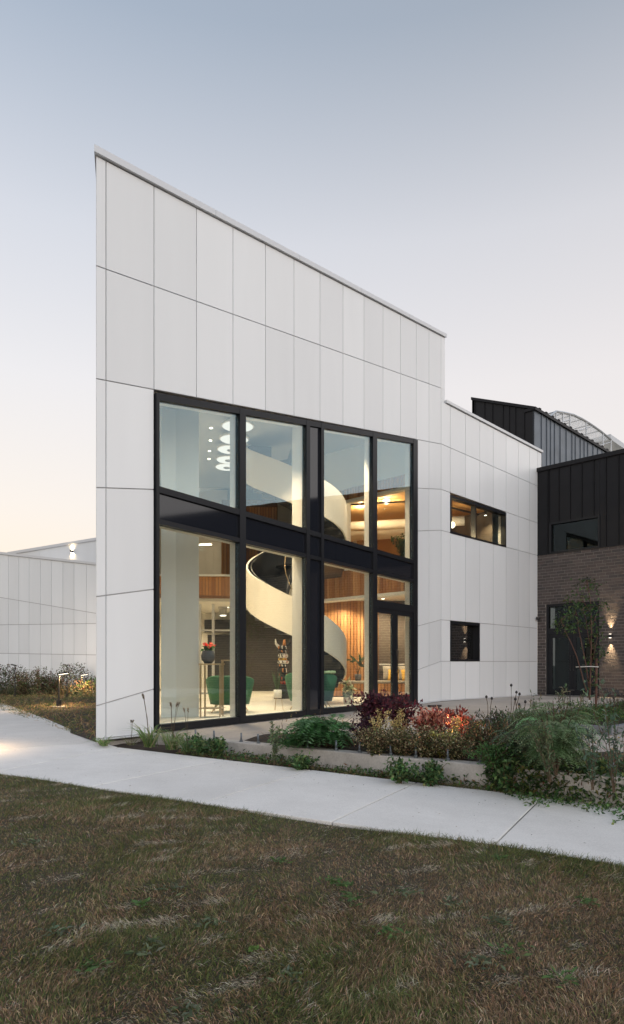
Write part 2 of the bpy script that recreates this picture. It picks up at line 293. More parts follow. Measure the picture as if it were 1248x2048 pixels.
# ------------------------------------------------------------------ the ground
gv, gf = [], []
xs = [-400, -60, -20, -8] + list(np.linspace(-4.5, 6, 12)) + [10, 30, 80, 400]
ys = [-300, -30, -5, 0, 3, 6, 9, 12, 20, 30, 60, 150, 700]
for yy in ys:
    for xx in xs: gv.append((xx, yy, hs(xx) - 0.10))
for j in range(len(ys) - 1):
    for i in range(len(xs) - 1):
        a = j * len(xs) + i; gf.append((a, a + 1, a + 1 + len(xs), a + len(xs)))
MB().add(gv, gf).build('ground', M['field'], kind='structure', label='flat dull grass ground around the buildings')

# sidewalk: near and far edge as straight lines, slabs between the joints of the photo
nearA, nearB = on_walk(60, 1556), on_walk(1200, 1722)
farA, farB = on_walk(225, 1493), on_walk(1060, 1591)
def meet(p, d, a, b):                                  # line p + t d with line a b (plan)
    e = b - a; det = d.x * -e.y + d.y * e.x; t = ((a.x - p.x) * -e.y + (a.y - p.y) * e.x) / det; return Vector((p.x + d.x * t, p.y + d.y * t, 0))
seams = [((0, 1541), (225, 1497)), ((205, 1568), (420, 1525)), ((415, 1602), (605, 1545)), ((654, 1648), (830, 1566)), ((980, 1697), (1083, 1596))]
sl = []
for a, b in seams:
    p, q = on_walk(*a), on_walk(*b); d = q - p; sl.append((meet(p, d, nearA, nearB), meet(p, d, farA, farB)))
for _ in range(4): sl.append((sl[-1][0] * 2 - sl[-2][0], sl[-1][1] * 2 - sl[-2][1]))
walk = empty('sidewalk', (0, 5, -0.35), label='pale concrete sidewalk crossing in front of the building', kind='structure')
def slab_poly(pts, parent, m, name='slab', top=hs, thick=0.10, gap=0.008):
    c = sum((Vector((p.x, p.y, 0)) for p in pts), Vector()) / len(pts); q = []
    n = len(pts)
    for i in range(n):                                 # inset each edge
        a, b, d = pts[i - 1], pts[i], pts[(i + 1) % n]
        e1 = Vector((b.x - a.x, b.y - a.y, 0)).normalized(); e2 = Vector((d.x - b.x, d.y - b.y, 0)).normalized()
        n1 = Vector((-e1.y, e1.x, 0)); n2 = Vector((-e2.y, e2.x, 0))
        if n1.dot(c - b) < 0: n1 = -n1
        if n2.dot(c - b) < 0: n2 = -n2
        k = (n1 + n2) / max(0.3, 1 + n1.dot(n2)); q.append(Vector((b.x, b.y, 0)) + k * gap)
    q = [Vector((p.x, p.y, top(p.x))) for p in q]
    return MB().prism([p + Vector((0, 0, -thick)) for p in q], (0, 0, thick)).build(name, m, parent, bevel=0.006)
for (a, b), (c, d) in zip(sl[:-1], sl[1:]): slab_poly([a, c, d, b], walk, M['walk'])
pa, pb = sl[0]; dn = (nearA - nearB).normalized()
L1 = Vector((pa.x + dn.x * 1.9, pa.y + dn.y * 1.9, 0)); L2 = Vector((pa.x + dn.x * 4.2, pa.y + dn.y * 4.2, 0))
e0, e1 = on_walk(0, 1404), on_walk(100, 1446)
pc = on_walk(200, 1484); pbk = e0 + (e0 - e1) * 1.2
slab_poly([pa, pb, pc, L1], walk, M['walk']); slab_poly([L1, pc, on_walk(100, 1440), L2], walk, M['walk'])
slab_poly([L2, on_walk(100, 1440), e0, pbk, Vector((pbk.x - 5, pbk.y - 1, 0)), Vector((L2.x - 4, L2.y + 2, 0))], walk, M['walk'])
jp = [sl[-1][0], sl[-1][1], pb, pc, on_walk(100, 1440), L2, L1, pa]
MB().prism([Vector((p.x, p.y, hs(p.x) - 0.09)) for p in jp], (0, 0, 0.06)).build('joint_filler', M['joint'], walk)
far_path = [ground(-60, 1394, -0.2), ground(215, 1387.5, -0.2), ground(215, 1383.5, -0.2), ground(-60, 1389, -0.2)]
MB().prism([p + Vector((0, 0, -0.1)) for p in far_path], (0, 0, 0.12)).build('far_path', M['walk'], kind='structure', label='narrow pale concrete path in front of the low white building')

# patio in slabs squared to the tall facade
patio = empty('patio', (2, 12, -0.09), label='brownish concrete patio between the curb, the facade and the brick wing', kind='structure')
PZ = -0.09; UC = 1.07
def mu(u, v, z): return Vector((C0[0] + MAIN.d[0] * u - MAIN.n[0] * v, C0[1] + MAIN.d[1] * u - MAIN.n[1] * v, z))
for i in range(12):
    for j in range(10):
        u0, u1 = UC + i * 1.35, UC + (i + 1) * 1.35; v0, v1 = 0.02 + j * 1.35, 0.02 + (j + 1) * 1.35
        slab_poly([mu(u0, v0, 0), mu(u1, v0, 0), mu(u1, v1, 0), mu(u0, v1, 0)], patio, M['patio'], 'slab', lambda X: PZ, 0.12, 0.005)
MB().prism([mu(UC + .01, 0.03, PZ - .1), mu(UC + 16, 0.03, PZ - .1), mu(UC + 16, 13.4, PZ - .1), mu(UC + .01, 13.4, PZ - .1)], (0, 0, 0.085)).build('joint_filler', M['joint'], patio)

# concrete curb wall with its row of anchor bolts
cw = empty('curb_wall', mu(0.97, 4, -0.3), label='low concrete curb wall with upright anchor bolts along the planting bed', cat='low wall')
cv = [mu(0.86, -0.02, -0.55), mu(1.06, -0.02, -0.55), mu(1.06, 9.5, -0.55), mu(0.86, 9.5, -0.55)]
MB().prism(cv, (0, 0, 0.475)).build('wall', M['curb'], cw, bevel=0.012)
for px, py in [(408, 1475), (439.6, 1479), (492, 1484), (526.5, 1487), (580, 1493), (618, 1497), (676, 1502), (719, 1507), (780, 1513), (828.6, 1518), (892.6, 1524), (955, 1531), (1010, 1537), (1215, 1560), (1150, 1552)]:
    p = ground(px, py - 2, -0.075); u = (p.x - C0[0]) * MAIN.d[0] + (p.y - C0[1]) * MAIN.d[1]; v = -((p.x - C0[0]) * MAIN.n[0] + (p.y - C0[1]) * MAIN.n[1])
    p = mu(0.95, v, -0.075); tl = random.uniform(-.006, .006)
    b = MB().tube([p, p + Vector((tl, 0, 0.125))], 0.013, 8).build('anchor_bolt', M['galv'], cw, True)
    MB().lathe(p, [(0.028, 0.0), (0.028, 0.008)], 10).lathe(p + Vector((0, 0, 0.010)), [(0.022, 0), (0.022, 0.02)], 6).build('nut', M['galv'], b)

# soil strip and beds
sv, sf = [], []
for i in range(40):
    v = -0.25 + i * 0.25
    a = mu(0.87, v, 0); lo = meet(a, Vector((-MAIN.d[0], -MAIN.d[1], 0)), farA, farB)
    for k in range(5):
        t = k / 4; p = a.lerp(lo, t); z = hs(p.x) - 0.022 + 0.015 * (1 - t) + random.uniform(-.008, .012) * (t < 1); sv.append((p.x, p.y, z))
for i in range(39):
    for k in range(4): a = i * 5 + k; sf.append((a, a + 1, a + 6, a + 5))
MB().add(sv, sf).build('soil_strip', M['soil'], kind='structure', label='dark soil strip between curb wall and sidewalk')
bedv = []; bedf = []
for i in range(40):
    v = 1.9 + 0.17 * i; wdt = 0.9 + 0.35 * math.sin(i * .5) + 0.02 * i
    for k in range(5): p = mu(1.065 + wdt * k / 4, v, PZ + 0.015 + 0.05 * math.sin(k / 4 * math.pi) + random.uniform(0, .015)); bedv.append(p)
for i in range(39):
    for k in range(4): a = i * 5 + k; bedf.append((a, a + 1, a + 6, a + 5))
MB().add(bedv, bedf).build('bed_soil', M['soil'], kind='structure', label='soil of the planting bed behind the curb wall')

# ------------------------------------------------------------------ the tall white building
wb = empty('white_building', (C0[0], C0[1], 0), label='tall white panelled building with a slanted roofline and a large black framed window wall', cat='building')
JX = [192, 212, 308, 393, 466, 531, 588, 640, 686, 728, 766, 801, 832.5, 858, 882]
T = pl([(192, 311), (890, 676)]); A1 = pl([(192, 531), (890, 779)]); A2 = pl([(192, 757), (308, 779), (832.5, 878.5), (882, 888)])
LL3 = pl([(192, 975), (308, 979)]); LL4 = pl([(192, 1193.4), (308, 1178.5)]); LL5 = pl([(192, 1412), (308, 1378)]); LB = pl([(192, 1478.2), (312, 1466)])
RR3 = pl([(832.5, 976), (882, 978.6)]); RR4 = pl([(832.5, 1062), (882, 1060.4)]); RR5 = pl([(832.5, 1253), (882, 1239.5)]); RR6 = pl([(832.5, 1340.5), (882, 1322.5)]); RB = pl([(832.5, 1407), (882, 1400.6)])
S0 = pl([(882, 802), (1083, 906.5)]); S1 = pl([(882, 887.5), (1075, 972)]); S2 = pl([(882, 978.6), (1075, 1046)]); S3 = pl([(882, 1060.4), (1075, 1110.6)])
S4 = pl([(882, 1239.5), (1075, 1256.6)]); S5 = pl([(882, 1322.5), (1075, 1323)]); SB = pl([(882, 1400.6), (1075, 1388.8)])
cells = []
for a, b in zip(JX[:-1], JX[1:]):
    rows = [T, A1, A2]
    if b <= 308: rows += [LL3, LL4, LL5, LB]
    if a >= 832: rows += [RR3, RR4, RR5, RR6, RB]
    for t, q in zip(rows[:-1], rows[1:]): cells.append(cell(MAIN, a, b, t, q))
xe = 890
for t, q in ((T, A1), (A1, pl([(882, 797), (890, 801)]))): cells.append(cell(MAIN, 882, xe, t, q))
clad(MAIN, cells, wb, M['white'])
SX = [882, 900.4, 931, 959.5, 986.5, 1012.2, 1036.6, 1059, 1075]
cells = []
for a, b in zip(SX[:-1], SX[1:]):
    rows = [S0, S1, S2, S3, S4, S5, SB]
    for k, (t, q) in enumerate(zip(rows[:-1], rows[1:])):
        if k == 2 and 900 <= a < 1010: continue
        if k == 4 and 900 <= a < 950: continue
        cells.append(cell(SIDE, a, b, t, q))
for t, q in ((S0, S1), (S1, pl([(1075, 972), (1083, 975)]))): cells.append(cell(SIDE, 1075, 1083, t, q))
clad(SIDE, cells, wb, M['white'])
# copings
def coping(wall, xa, xb, top, bot, over=0.05, dep=0.55):
    (sa, ha), (sb, hb) = wall.sh(xa, bot(xa)), wall.sh(xb, bot(xb)); (_, ta), (_, tb) = wall.sh(xa, top(xa)), wall.sh(xb, top(xb))
    mb = MB(); n = 5
    for i in range(n):                                 # lengths of metal with hairline butt joints
        f0, f1 = i / n, (i + 1) / n - 0.0006
        L = lambda p, q, f: p + (q - p) * f
        bar(mb, wall, L(sa, sb, f0), L(sa, sb, f1), L(ha, hb, f0), L(ta, tb, f0), -over, dep, L(ha, hb, f1), L(ta, tb, f1))
    return mb.build('coping', M['coping'], wb)
coping(MAIN, 188.5, 891, pl([(189, 294.5), (890, 668.5)]), pl([(192, 310), (890, 675)]))
coping(SIDE, 891, 1084, pl([(882, 795.5), (1083, 901)]), pl([(882, 801), (1083, 905.5)]))
# sill flashings under the lowest panels and the concrete upstand they stand on
mb = MB(); fl_ = lambda: mb.build('base_flashing', M['white'], wb)
(sa, ha), (sb, hb) = MAIN.sh(192, 1478.2), MAIN.sh(309, 1466.5); bar(mb, MAIN, sa, sb, ha - .02, ha, -.03, .2, hb - .02, hb); fl_(); mb = MB()
(sa, ha), (sb, hb) = MAIN.sh(833.5, 1407), MAIN.sh(882, 1400.6); bar(mb, MAIN, sa, sb, ha - .02, ha, -.02, .2, hb - .02, hb); fl_(); mb = MB()
(sa, ha), (sb, hb) = SIDE.sh(882, 1400.6), SIDE.sh(1075, 1388.8); bar(mb, SIDE, sa, sb, ha - .02, ha, -.02, .2, hb - .02, hb)
mb.build('base_flashing', M['white'], wb)
mb = MB(); bar(mb, MAIN, 0.1, MAIN.s_at(309), -0.6, MAIN.sh(250, 1474)[1] - .05, .06, .4); mb.build('foundation', M['curb'], wb)
# the hidden flank, roof, end wall, rear
Lp = Vector((-8.5, 26.4)); fl = Vector((Lp.x - C0[0], Lp.y - C0[1])); fl.normalize(); fn = Vector((fl.y, -fl.x)) * 0.1
def roofh(X, Y): return 8.05 + .119 * (X - C0[0]) + .14 * (Y - C0[1])
def upright(mb, p, q, h0, h1p, h1q, off):
    mb.prism([(p[0], p[1], h0), (q[0], q[1], h0), (q[0], q[1], h1q), (p[0], p[1], h1p)], (off[0], off[1], 0)); return mb
o0 = Vector(C0) + fl * .382 + fn * .08
upright(MB(), (o0.x, o0.y), (Lp.x, Lp.y), -.5, 8.05, 9.6, fn).build('flank_wall', M['white'], wb)
def clgh(X, Y): return 6.25 + .119 * (X + 1.6) + .168 * (Y - 14)
e890 = MAIN.w(MAIN.s_at(889.5), 0)
mb = MB(); upright(mb, (e890.x, e890.y), (e890.x - 3, e890.y + 2.1), 8.4, 10.38, 10.3, (-.15, -.2)); mb.build('parapet_return', M['white'], wb)
rp = [Vector((C0[0] + .1, C0[1] + .5)), Vector((F0[0] - .3, F0[1] + .05)), Vector((E0[0] - .4, E0[1])), Vector((4, 33)), Vector((-8.4, 33)), Vector((-8.4, 26.6))]
tri = MB(); tri.prism([(p.x, p.y, min(8.35, clgh(p.x, p.y) + .35) if i not in (3, 4, 5) else 8.35) for i, p in enumerate(rp)], (0, 0, .25)); tri.build('roof', M['coping'], wb)
upright(MB(), (-8.4, 33), (4, 33), -.5, 8.6, 8.6, (0, .3)).build('rear_wall', M['white'], wb)
upright(MB(), (4, 33), (E0[0] - .3, E0[1] + .2), -.5, 8.3, 8.3, (.3, .1)).build('rear_wall', M['white'], wb)
upright(MB(), (-8.4, 33), (-8.4, 26.5), -.5, 8.6, 8.6, (.3, 0)).build('rear_wall', M['white'], wb)

# ------------------------------------------------------------------ window wall
cwall = empty('window_wall', (0, 0, 0)); cwall.parent = wb; cwall.location = -base[wb.name]; base['window_wall'] = Vector((0, 0, 0))
sM = MAIN.s_at
WS0, WS1 = sM(309.5), sM(832.5)
def head(s):                                           # the sloping head of the window wall
    a = MAIN.sh(309.5, 786); b = MAIN.sh(832.5, 880.5); return a[1] + (b[1] - a[1]) * (s - a[0]) / (b[0] - a[0])
T1a, T1b, T2a, T2b, SILL = 3.83, 3.73, 3.31, 3.23, 0.04
mull = [(sM(309.5), sM(315)), (sM(476), sM(488)), (sM(609.5), sM(616.5)), (sM(639), sM(644.5)), (sM(742.8), sM(751)), (sM(824), sM(832.5))]
for a, b in mull:
    mb = MB(); bar(mb, MAIN, a, b, -.08, head(a) - .003, -.05, .07, -.08, head(b) - .003); mb.build('mullion', M['black'], cwall)
panes = [(mull[i][1], mull[i + 1][0]) for i in range(5)]
for i, (a, b) in enumerate(panes):
    mb = MB(); bar(mb, MAIN, a, b, head(a) - .115, head(a) - .003, -.045, .07, head(b) - .115, head(b) - .003); mb.build('head_frame', M['black'], cwall)
    mb = MB(); bar(mb, MAIN, a, b, T1b, T1a, -.045, .07); mb.build('transom', M['black'], cwall)
    mb = MB(); bar(mb, MAIN, a, b, T2b, T2a, -.045, .07); mb.build('transom', M['black'], cwall)
    if i != 4: mb = MB(); bar(mb, MAIN, a, b, -.08, SILL, -.045, .07); mb.build('sill', M['black'], cwall)
    narrow = i == 2
    mb = MB(); bar(mb, MAIN, a, b, T2a, T1b, .0, .024); mb.build('spandrel_panel', M['spandrel'], cwall)
    gm = M['spandrel'] if narrow else M['glass']
    mb = MB(); bar(mb, MAIN, a, b, T1a, head(a) - .115, .0, .024, T1a, head(b) - .115); mb.build('spandrel_panel' if narrow else 'pane', gm, cwall)
    lo = 2.59 if i == 4 else SILL
    mb = MB(); bar(mb, MAIN, a, b, lo, T2b, .0, .024); mb.build('spandrel_panel' if narrow else 'pane', gm, cwall)
    if narrow: continue
    # deep pale reveals behind the frame
    e = .006; jl = 0.075; rd = .20; rr_ = .33 if i in (1, ) else .20
    mb = MB(); bar(mb, MAIN, a - jl, a - .0, SILL, head(a) - .05, .074, rd); bar(mb, MAIN, b + .0, b + jl, SILL, head(b) - .05, .074, rr_)
    bar(mb, MAIN, a + e, b - e, head(a) - .118, head(a) - .05, .074, rd, head(b) - .118, head(b) - .05)
    bar(mb, MAIN, a + e, b - e, T1b + .01, T1a + .004, .074, rd); bar(mb, MAIN, a + e, b - e, T2b - .004, T2a - .01, .074, rd)
    if i != 4: bar(mb, MAIN, a + e, b - e, -.02, SILL + .004, .074, rd)
    mb.build('reveal', M['cream'], cwall)
mb = MB(); bar(mb, MAIN, WS0, WS1, T2a + .002, T1b - .002, .05, .30); mb.build('spandrel_back', M['cream'], cwall)
mb = MB(); bar(mb, MAIN, panes[2][0] - .02, panes[2][1] + .02, -.02, head(panes[2][0]) - .1, .078, .31); mb.build('reveal', M['cream'], cwall)
# entrance door in the last bay
da, db = panes[4]
mb = MB(); bar(mb, MAIN, da, db, 2.40, 2.59, -.045, .07); mb.build('transom', M['black'], cwall)
mb = MB(); bar(mb, MAIN, da, db, -.085, -.01, -.06, .1); mb.build('threshold', M['dark'], cwall)
dm = sM(788.5)
for side, (a, b) in enumerate(((da + .005, dm - .004), (dm + .004, db - .005))):
    d = MB(); st = .14
    bar(d, MAIN, a, a + st * (0.35 if side == 0 else 1), -.005, 2.395, -.03, .03); bar(d, MAIN, b - st * (1 if side == 0 else .7), b, -.005, 2.395, -.03, .03)
    il, ir = a + st * (0.35 if side == 0 else 1), b - st * (1 if side == 0 else .7)
    bar(d, MAIN, il, ir, -.005, .20, -.03, .03); bar(d, MAIN, il, ir, 2.28, 2.395, -.03, .03)
    dr = d.build('door_leaf', M['black'], wb, label='black framed glass entrance door leaf')
    g = MB(); bar(g, MAIN, il, ir, .20, 2.28, -.008, .008); g.build('pane', M['glass'], dr)
    hx = b - .06 if side == 0 else a + .06
    h = MB().tube([MAIN.w(hx, .78, -.03), MAIN.w(hx, .78, -.10), MAIN.w(hx, 1.36, -.10), MAIN.w(hx, 1.36, -.03)], .014, 8); h.build('handle', M['dark'], dr)

# windows of the side wall
def punched(wall, x0, x1, top, bot, mids, gm, name='window', gd=.06):
    s0, s1 = wall.s_at(x0), wall.s_at(x1); ht, hb = wall.sh(x0, top(x0))[1], wall.sh(x0, bot(x0))[1]; ht2, hb2 = wall.sh(x1, top(x1))[1], wall.sh(x1, bot(x1))[1]
    ht, hb = min(ht, ht2) , max(hb, hb2)
    f = MB(); w = .055
    bar(f, wall, s0, s1, ht - w * 1.5, ht, -.012, gd + .1); bar(f, wall, s0, s1, hb, hb + w, -.012, gd + .1)
    ms = [s0] + [wall.s_at(x) for x in mids] + [s1]
    for k, q in enumerate(ms):
        a, b = (q, q + w) if k == 0 else ((q - w, q) if k == len(ms) - 1 else (q - w / 2, q + w / 2)); bar(f, wall, a, b, hb + w, ht - w * 1.5, -.010, gd + .1)
    fo = f.build(name, M['black'], wb)
    for p, q in zip(ms[:-1], ms[1:]): g = MB(); bar(g, wall, p + w * .5, q - w * .5, hb + w, ht - w * 1.5, gd, gd + .02); g.build('pane', gm, fo)
    return s0, s1, hb, ht
punched(SIDE, 900.6, 1012, pl([(900, 985.5), (1012, 1026)]), pl([(900, 1066.5), (1012, 1095)]), [951.5], M['glass'])
s0, s1, h0, h1 = punched(SIDE, 900.6, 959.3, pl([(900, 1241.5), (959, 1246.5)]), pl([(900, 1322), (959, 1322.5)]), [], M['mirrorglass'], gd=.20)
mb = MB(); bar(mb, SIDE, s0 - .2, s1 + .2, h0 - .2, h1 + .2, .9, .95); mb.build('inner_wall', M['darkwall'], wb)  # dark sheet standing in for the unlit room behind the small window

# ------------------------------------------------------------------ interior shell
fl_pts = [MAIN.w(0.3, 0, .33), MAIN.w(11.9, 0, .33), SIDE.w(.2, 0, .33), SIDE.w(qe - .1, 0, .33), Vector((4, 32.8, 0)), Vector((-8.2, 32.8, 0)), Vector((-8.2, 26.6, 0)), Vector((-4.2, 13.8, 0))]
MB().prism([Vector((p.x, p.y, -.12)) for p in fl_pts], (0, 0, .12)).build('floor_slab', M['floor'], wb)
mb = MB(); bar(mb, MAIN, WS0, da - .05, -.12, -.002, .071, .332); bar(mb, MAIN, da, db, -.12, -.003, .101, .332); mb.build('floor_edge', M['cream'], wb)
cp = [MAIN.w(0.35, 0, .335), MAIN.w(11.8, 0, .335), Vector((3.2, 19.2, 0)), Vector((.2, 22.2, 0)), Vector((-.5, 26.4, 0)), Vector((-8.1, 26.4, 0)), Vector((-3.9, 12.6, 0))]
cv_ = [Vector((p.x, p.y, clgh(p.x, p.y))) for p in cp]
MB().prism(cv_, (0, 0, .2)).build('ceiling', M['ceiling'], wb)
# inner faces
mb = MB()
for a, b in zip(JX[:-1], JX[1:]):
    s0_, s1_ = MAIN.s_at(a) + (0.42 if a == 212 else 0), MAIN.s_at(b)
    if a == 192: continue
    if b <= 308 or a >= 832: bar(mb, MAIN, s0_, s1_, 0, 7.4, .326, .345)
    else: bar(mb, MAIN, s0_, s1_, head(s0_) - .05, head(s0_) + .9, .335, .35, head(s1_) - .05, head(s1_) + .9)
mb.build('inner_wall', M['cream'], wb)
mb = MB(); upright(mb, (C0[0] - .0, C0[1] + .75), (Lp.x + .35, Lp.y), 0, 6.2, 8.2, (.05, .02)); mb.build('inner_wall', M['cream'], wb)
pil = [Vector((at(322, 0, 12.2).x, 12.2, 0)), Vector((at(352, 0, 12.48).x, 12.48, 0)), Vector((at(398, 0, 12.45).x, 12.45, 0)), Vector((-2.32, 13.0, 0)), Vector((-2.85, 13.0, 0))]
MB().prism(pil, (0, 0, 6.6)).build('pillar', M['plaster'], wb, bevel=.004)
# second-floor slab edge: cedar-clad fascias, their pale cap and soffit
FA, FB = Vector((-4.9, 21.0, 0)), Vector((-.9, 21.2, 0)); FC, FD = Vector((.2, 20.6, 0)), Vector((2.62, 18.18, 0))
def slats(mb, p, q, h0, h1, w=.105, g=.022, t=.032, h0q=None):
    d = Vector((q.x - p.x, q.y - p.y, 0)); L = d.length; d.normalize(); nrm = Vector((d.y, -d.x, 0)); k = 0; x = 0.0; h0q = h0 if h0q is None else h0q
    while x + w < L:
        a = p + d * x; tt = t * random.uniform(.8, 1.15); hb = h0 + (h0q - h0) * x / L
        mb.box(Vector((a.x, a.y, hb)), d * (w - g), nrm * tt, (0, 0, h1 - hb)); x += w
    return mb
def board(mb, p, q, h0, h1, t=.05):
    d = Vector((q.x - p.x, q.y - p.y, 0)); nrm = Vector((-d.y, d.x, 0)).normalized() * t; mb.prism([(p.x, p.y, h0), (q.x, q.y, h0), (q.x, q.y, h1), (p.x, p.y, h1)], nrm); return mb
dk = MB()
slats(dk, FA, FB, 3.28, 3.84, h0q=3.16); slats(dk, FC, FD, 3.05, 3.84)
slats(dk, Vector((-3.4, 24.5, 0)), Vector((-1.3, 24.5, 0)), 3.9, 6.9)
dk.build('slat', M['wood'], wb, kind='stuff')
mb = MB(); board(mb, FA, FB, 3.14, 3.84); board(mb, FC, FD, 3.05, 3.84); mb.build('fascia', M['woodwall'], wb)
mb = MB(); mb.box((-4.9, 20.96, 3.85), (4.0, .2, 0), (0, .3, 0), (0, 0, .06)); mb.build('ledge_cap', M['plaster'], wb)
sof = [Vector((-6.4, 21.3, 3.1)), Vector((-.9, 21.3, 3.1)), Vector((.2, 20.66, 3.1)), Vector((2.9, 17.98, 3.1)), Vector((3.5, 19.4, 3.1)), Vector((7.6, 23.4, 3.1)), Vector((4, 32, 3.1)), Vector((-8, 32, 3.1)), Vector((-8, 26.4, 3.1))]
MB().prism([p - Vector((0, 0, .05)) for p in sof], (0, 0, .6)).build('second_floor_slab', M['cream'], wb)
mb = MB(); d = (FD - FC).normalized(); nrm = Vector((d.y, -d.x, 0)); mb.box(FC + nrm * .03 + Vector((0, 0, 2.96)), d * (FD - FC).length, -nrm * .4, (0, 0, .085)); mb.build('soffit_edge', M['plaster'], wb)
# alcove under the right fascia: cedar wall, brown panel
mb = MB(); slats(mb, Vector((.3, 20.95, 0)), Vector((2.12, 20.95, 0)), .0, 3.04); mb.build('slat', M['wood'], wb, kind='stuff')
mb = MB(); board(mb, Vector((.25, 20.97, 0)), Vector((2.15, 20.97, 0)), 0, 3.04); mb.build('alcove_wall', M['woodwall'], wb)
mb = MB(); board(mb, Vector((2.15, 20.95, 0)), Vector((3.5, 20.95, 0)), 0, 3.04); mb.build('alcove_wall', M['brownwall'], wb)
mb = MB().tube([(2.15, 20.85, 1.0), (3.4, 20.85, 1.0)], .025, 8); mb.build('rail', M['steel'], wb)
mb = MB(); board(mb, Vector((3.45, 20.9, 0)), Vector((3.05, 18.6, 0)), 0, 3.04, -.05); mb.build('alcove_wall', M['woodwall'], wb)
# the rooms at the back of the ground floor
mb = MB(); board(mb, Vector((-8, 26.0, 0)), Vector((-2.2, 26.0, 0)), 0, 3.05); mb.build('inner_wall', M['cream'], wb)
mb = MB(); board(mb, Vector((-2.55, 24.6, 0)), Vector((.35, 24.6, 0)), 0, 3.05); board(mb, Vector((.3, 24.6, 0)), Vector((.3, 21.0, 0)), 0, 3.05); mb.build('inner_wall', M['darkwall'], wb)
mb = MB(); board(mb, Vector((-3.0, 25.0, 0)), Vector((-2.2, 25.0, 0)), 0, 3.05); mb.build('inner_wall', M['cream'], wb)
mb = MB(); mb.box((-4.05, 25.3, 0), (1.15, 0, 0), (0, .06, 0), (0, 0, 2.15)); mb.box((-4.2, 25.45, 2.25), (1.4, 0, 0), (0, .06, 0), (0, 0, .5)); mb.build('inner_door', M['dark'], wb)
pf = MB()
for px in (400, 426.5, 466): X = at(px, 0, 22.0).x; pf.box((X - .045, 21.96, 0), (.09, 0, 0), (0, .08, 0), (0, 0, 3.04))
for h in (0.0, 2.12): pf.box((-4.1, 21.97, h), (1.5, 0, 0), (0, .06, 0), (0, 0, .06))
pf.build('partition_frame', M['steel'], wb)
# upper floor: walls behind the left fascia
mb = MB(); board(mb, Vector((-8, 26.2, 0)), Vector((-3.4, 26.2, 0)), 3.7, 8.0); board(mb, Vector((-2.0, 26.2, 0)), Vector((0, 26.2, 0)), 3.7, 8.2); mb.build('inner_wall', M['beige'], wb)
mb = MB(); board(mb, Vector((-3.4, 24.56, 0)), Vector((-1.3, 24.56, 0)), 3.7, 7.2); mb.build('inner_wall', M['woodwall'], wb)
mb = MB(); board(mb, Vector((-1.9, 23.0, 0)), Vector((.3, 23.0, 0)), 3.7, 5.9); mb.build('inner_wall', M['brownwall'], wb)
# upper right: cedar wall with a framed opening into a lit room
UP = Wall((0.0, 20.8), (0.7071, -0.7071), (.7071, .7071)); q0 = UP.s_at(650); q1 = UP.s_at(690); q2 = 3.9
mb = MB(); bar(mb, UP, q0 - .4, q1, 3.85, 6.3, 0, .1); bar(mb, UP, q1, q2, 5.97, 6.3, 0, .1); mb.build('inner_wall', M['woodwall'], wb); mb = MB(); bar(mb, UP, q0 - .4, q2, 6.302, 7.9, -.02, .1); mb.build('inner_wall', M['plaster'], wb)
dk = MB(); 
sp = mu(0, 0, 0)
slats(dk, UP.w(q0 - .4, 0, 0), UP.w(q1, 0, 0), 3.86, 6.3); slats(dk, UP.w(q1, 0, 0), UP.w(q2, 0, 0), 5.98, 6.3); dk.build('slat', M['wood'], wb, kind='stuff')
mb = MB(); bar(mb, UP, q1, q1 + .09, 3.84, 5.97, -.03, .16); bar(mb, UP, q1 + .09, q2, 5.88, 5.97, -.03, .16); mb.build('opening_frame', M['plaster'], wb)
room = [Vector((.1, 20.95, 0)), Vector((2.85, 18.2, 0)), Vector((3.6, 19.5, 0)), Vector((6.0, 21.85, 0)), Vector((1.8, 26.2, 0)), Vector((0.1, 24.5, 0))]
MB().prism([p + Vector((0, 0, 6.15)) for p in room], (0, 0, .1)).build('room_ceiling', M['warmceil'], wb)
MB().prism([p + Vector((0, 0, 3.72)) for p in room], (0, 0, .05)).build('room_floor', M['warmceil'], wb)
mb = MB(); board(mb, Vector((6.05, 21.9, 0)), Vector((4.4, 23.57, 0)), 3.7, 6.15, -.05); mb.build('room_wall', M['brownwall'], wb); mb = MB(); board(mb, Vector((4.398, 23.572, 0)), Vector((1.8, 26.2, 0)), 3.7, 6.15, -.05); mb.build('room_wall', M['warmceil'], wb)
mb = MB(); board(mb, Vector((.1, 20.95, 0)), Vector((.1, 24.5, 0)), 3.7, 6.15, .05); board(mb, Vector((.1, 24.5, 0)), Vector((1.8, 26.2, 0)), 3.7, 6.15, .05); mb.build('room_wall', M['cream'], wb)
mb = MB()
for k, (a, b) in enumerate((((.3, 22.6), (5.0, 21.4)), ((.3, 24.1), (4.6, 22.9)))): mb.tube([(a[0], a[1], 5.72), (b[0], b[1], 5.72)], .16 + .05 * k, 14)
mb.build('duct', M['cream'], wb, True)
mb = MB().box((1.1, 20.6, 6.02), (2.6, -.6, 0), (.01, .05, 0), (0, 0, .05)).box((4.0, 20.6, 6.02), (1.6, 1.4, 0), (.04, -.04, 0), (0, 0, .05)); mb.build('light_track', M['dark'], wb)

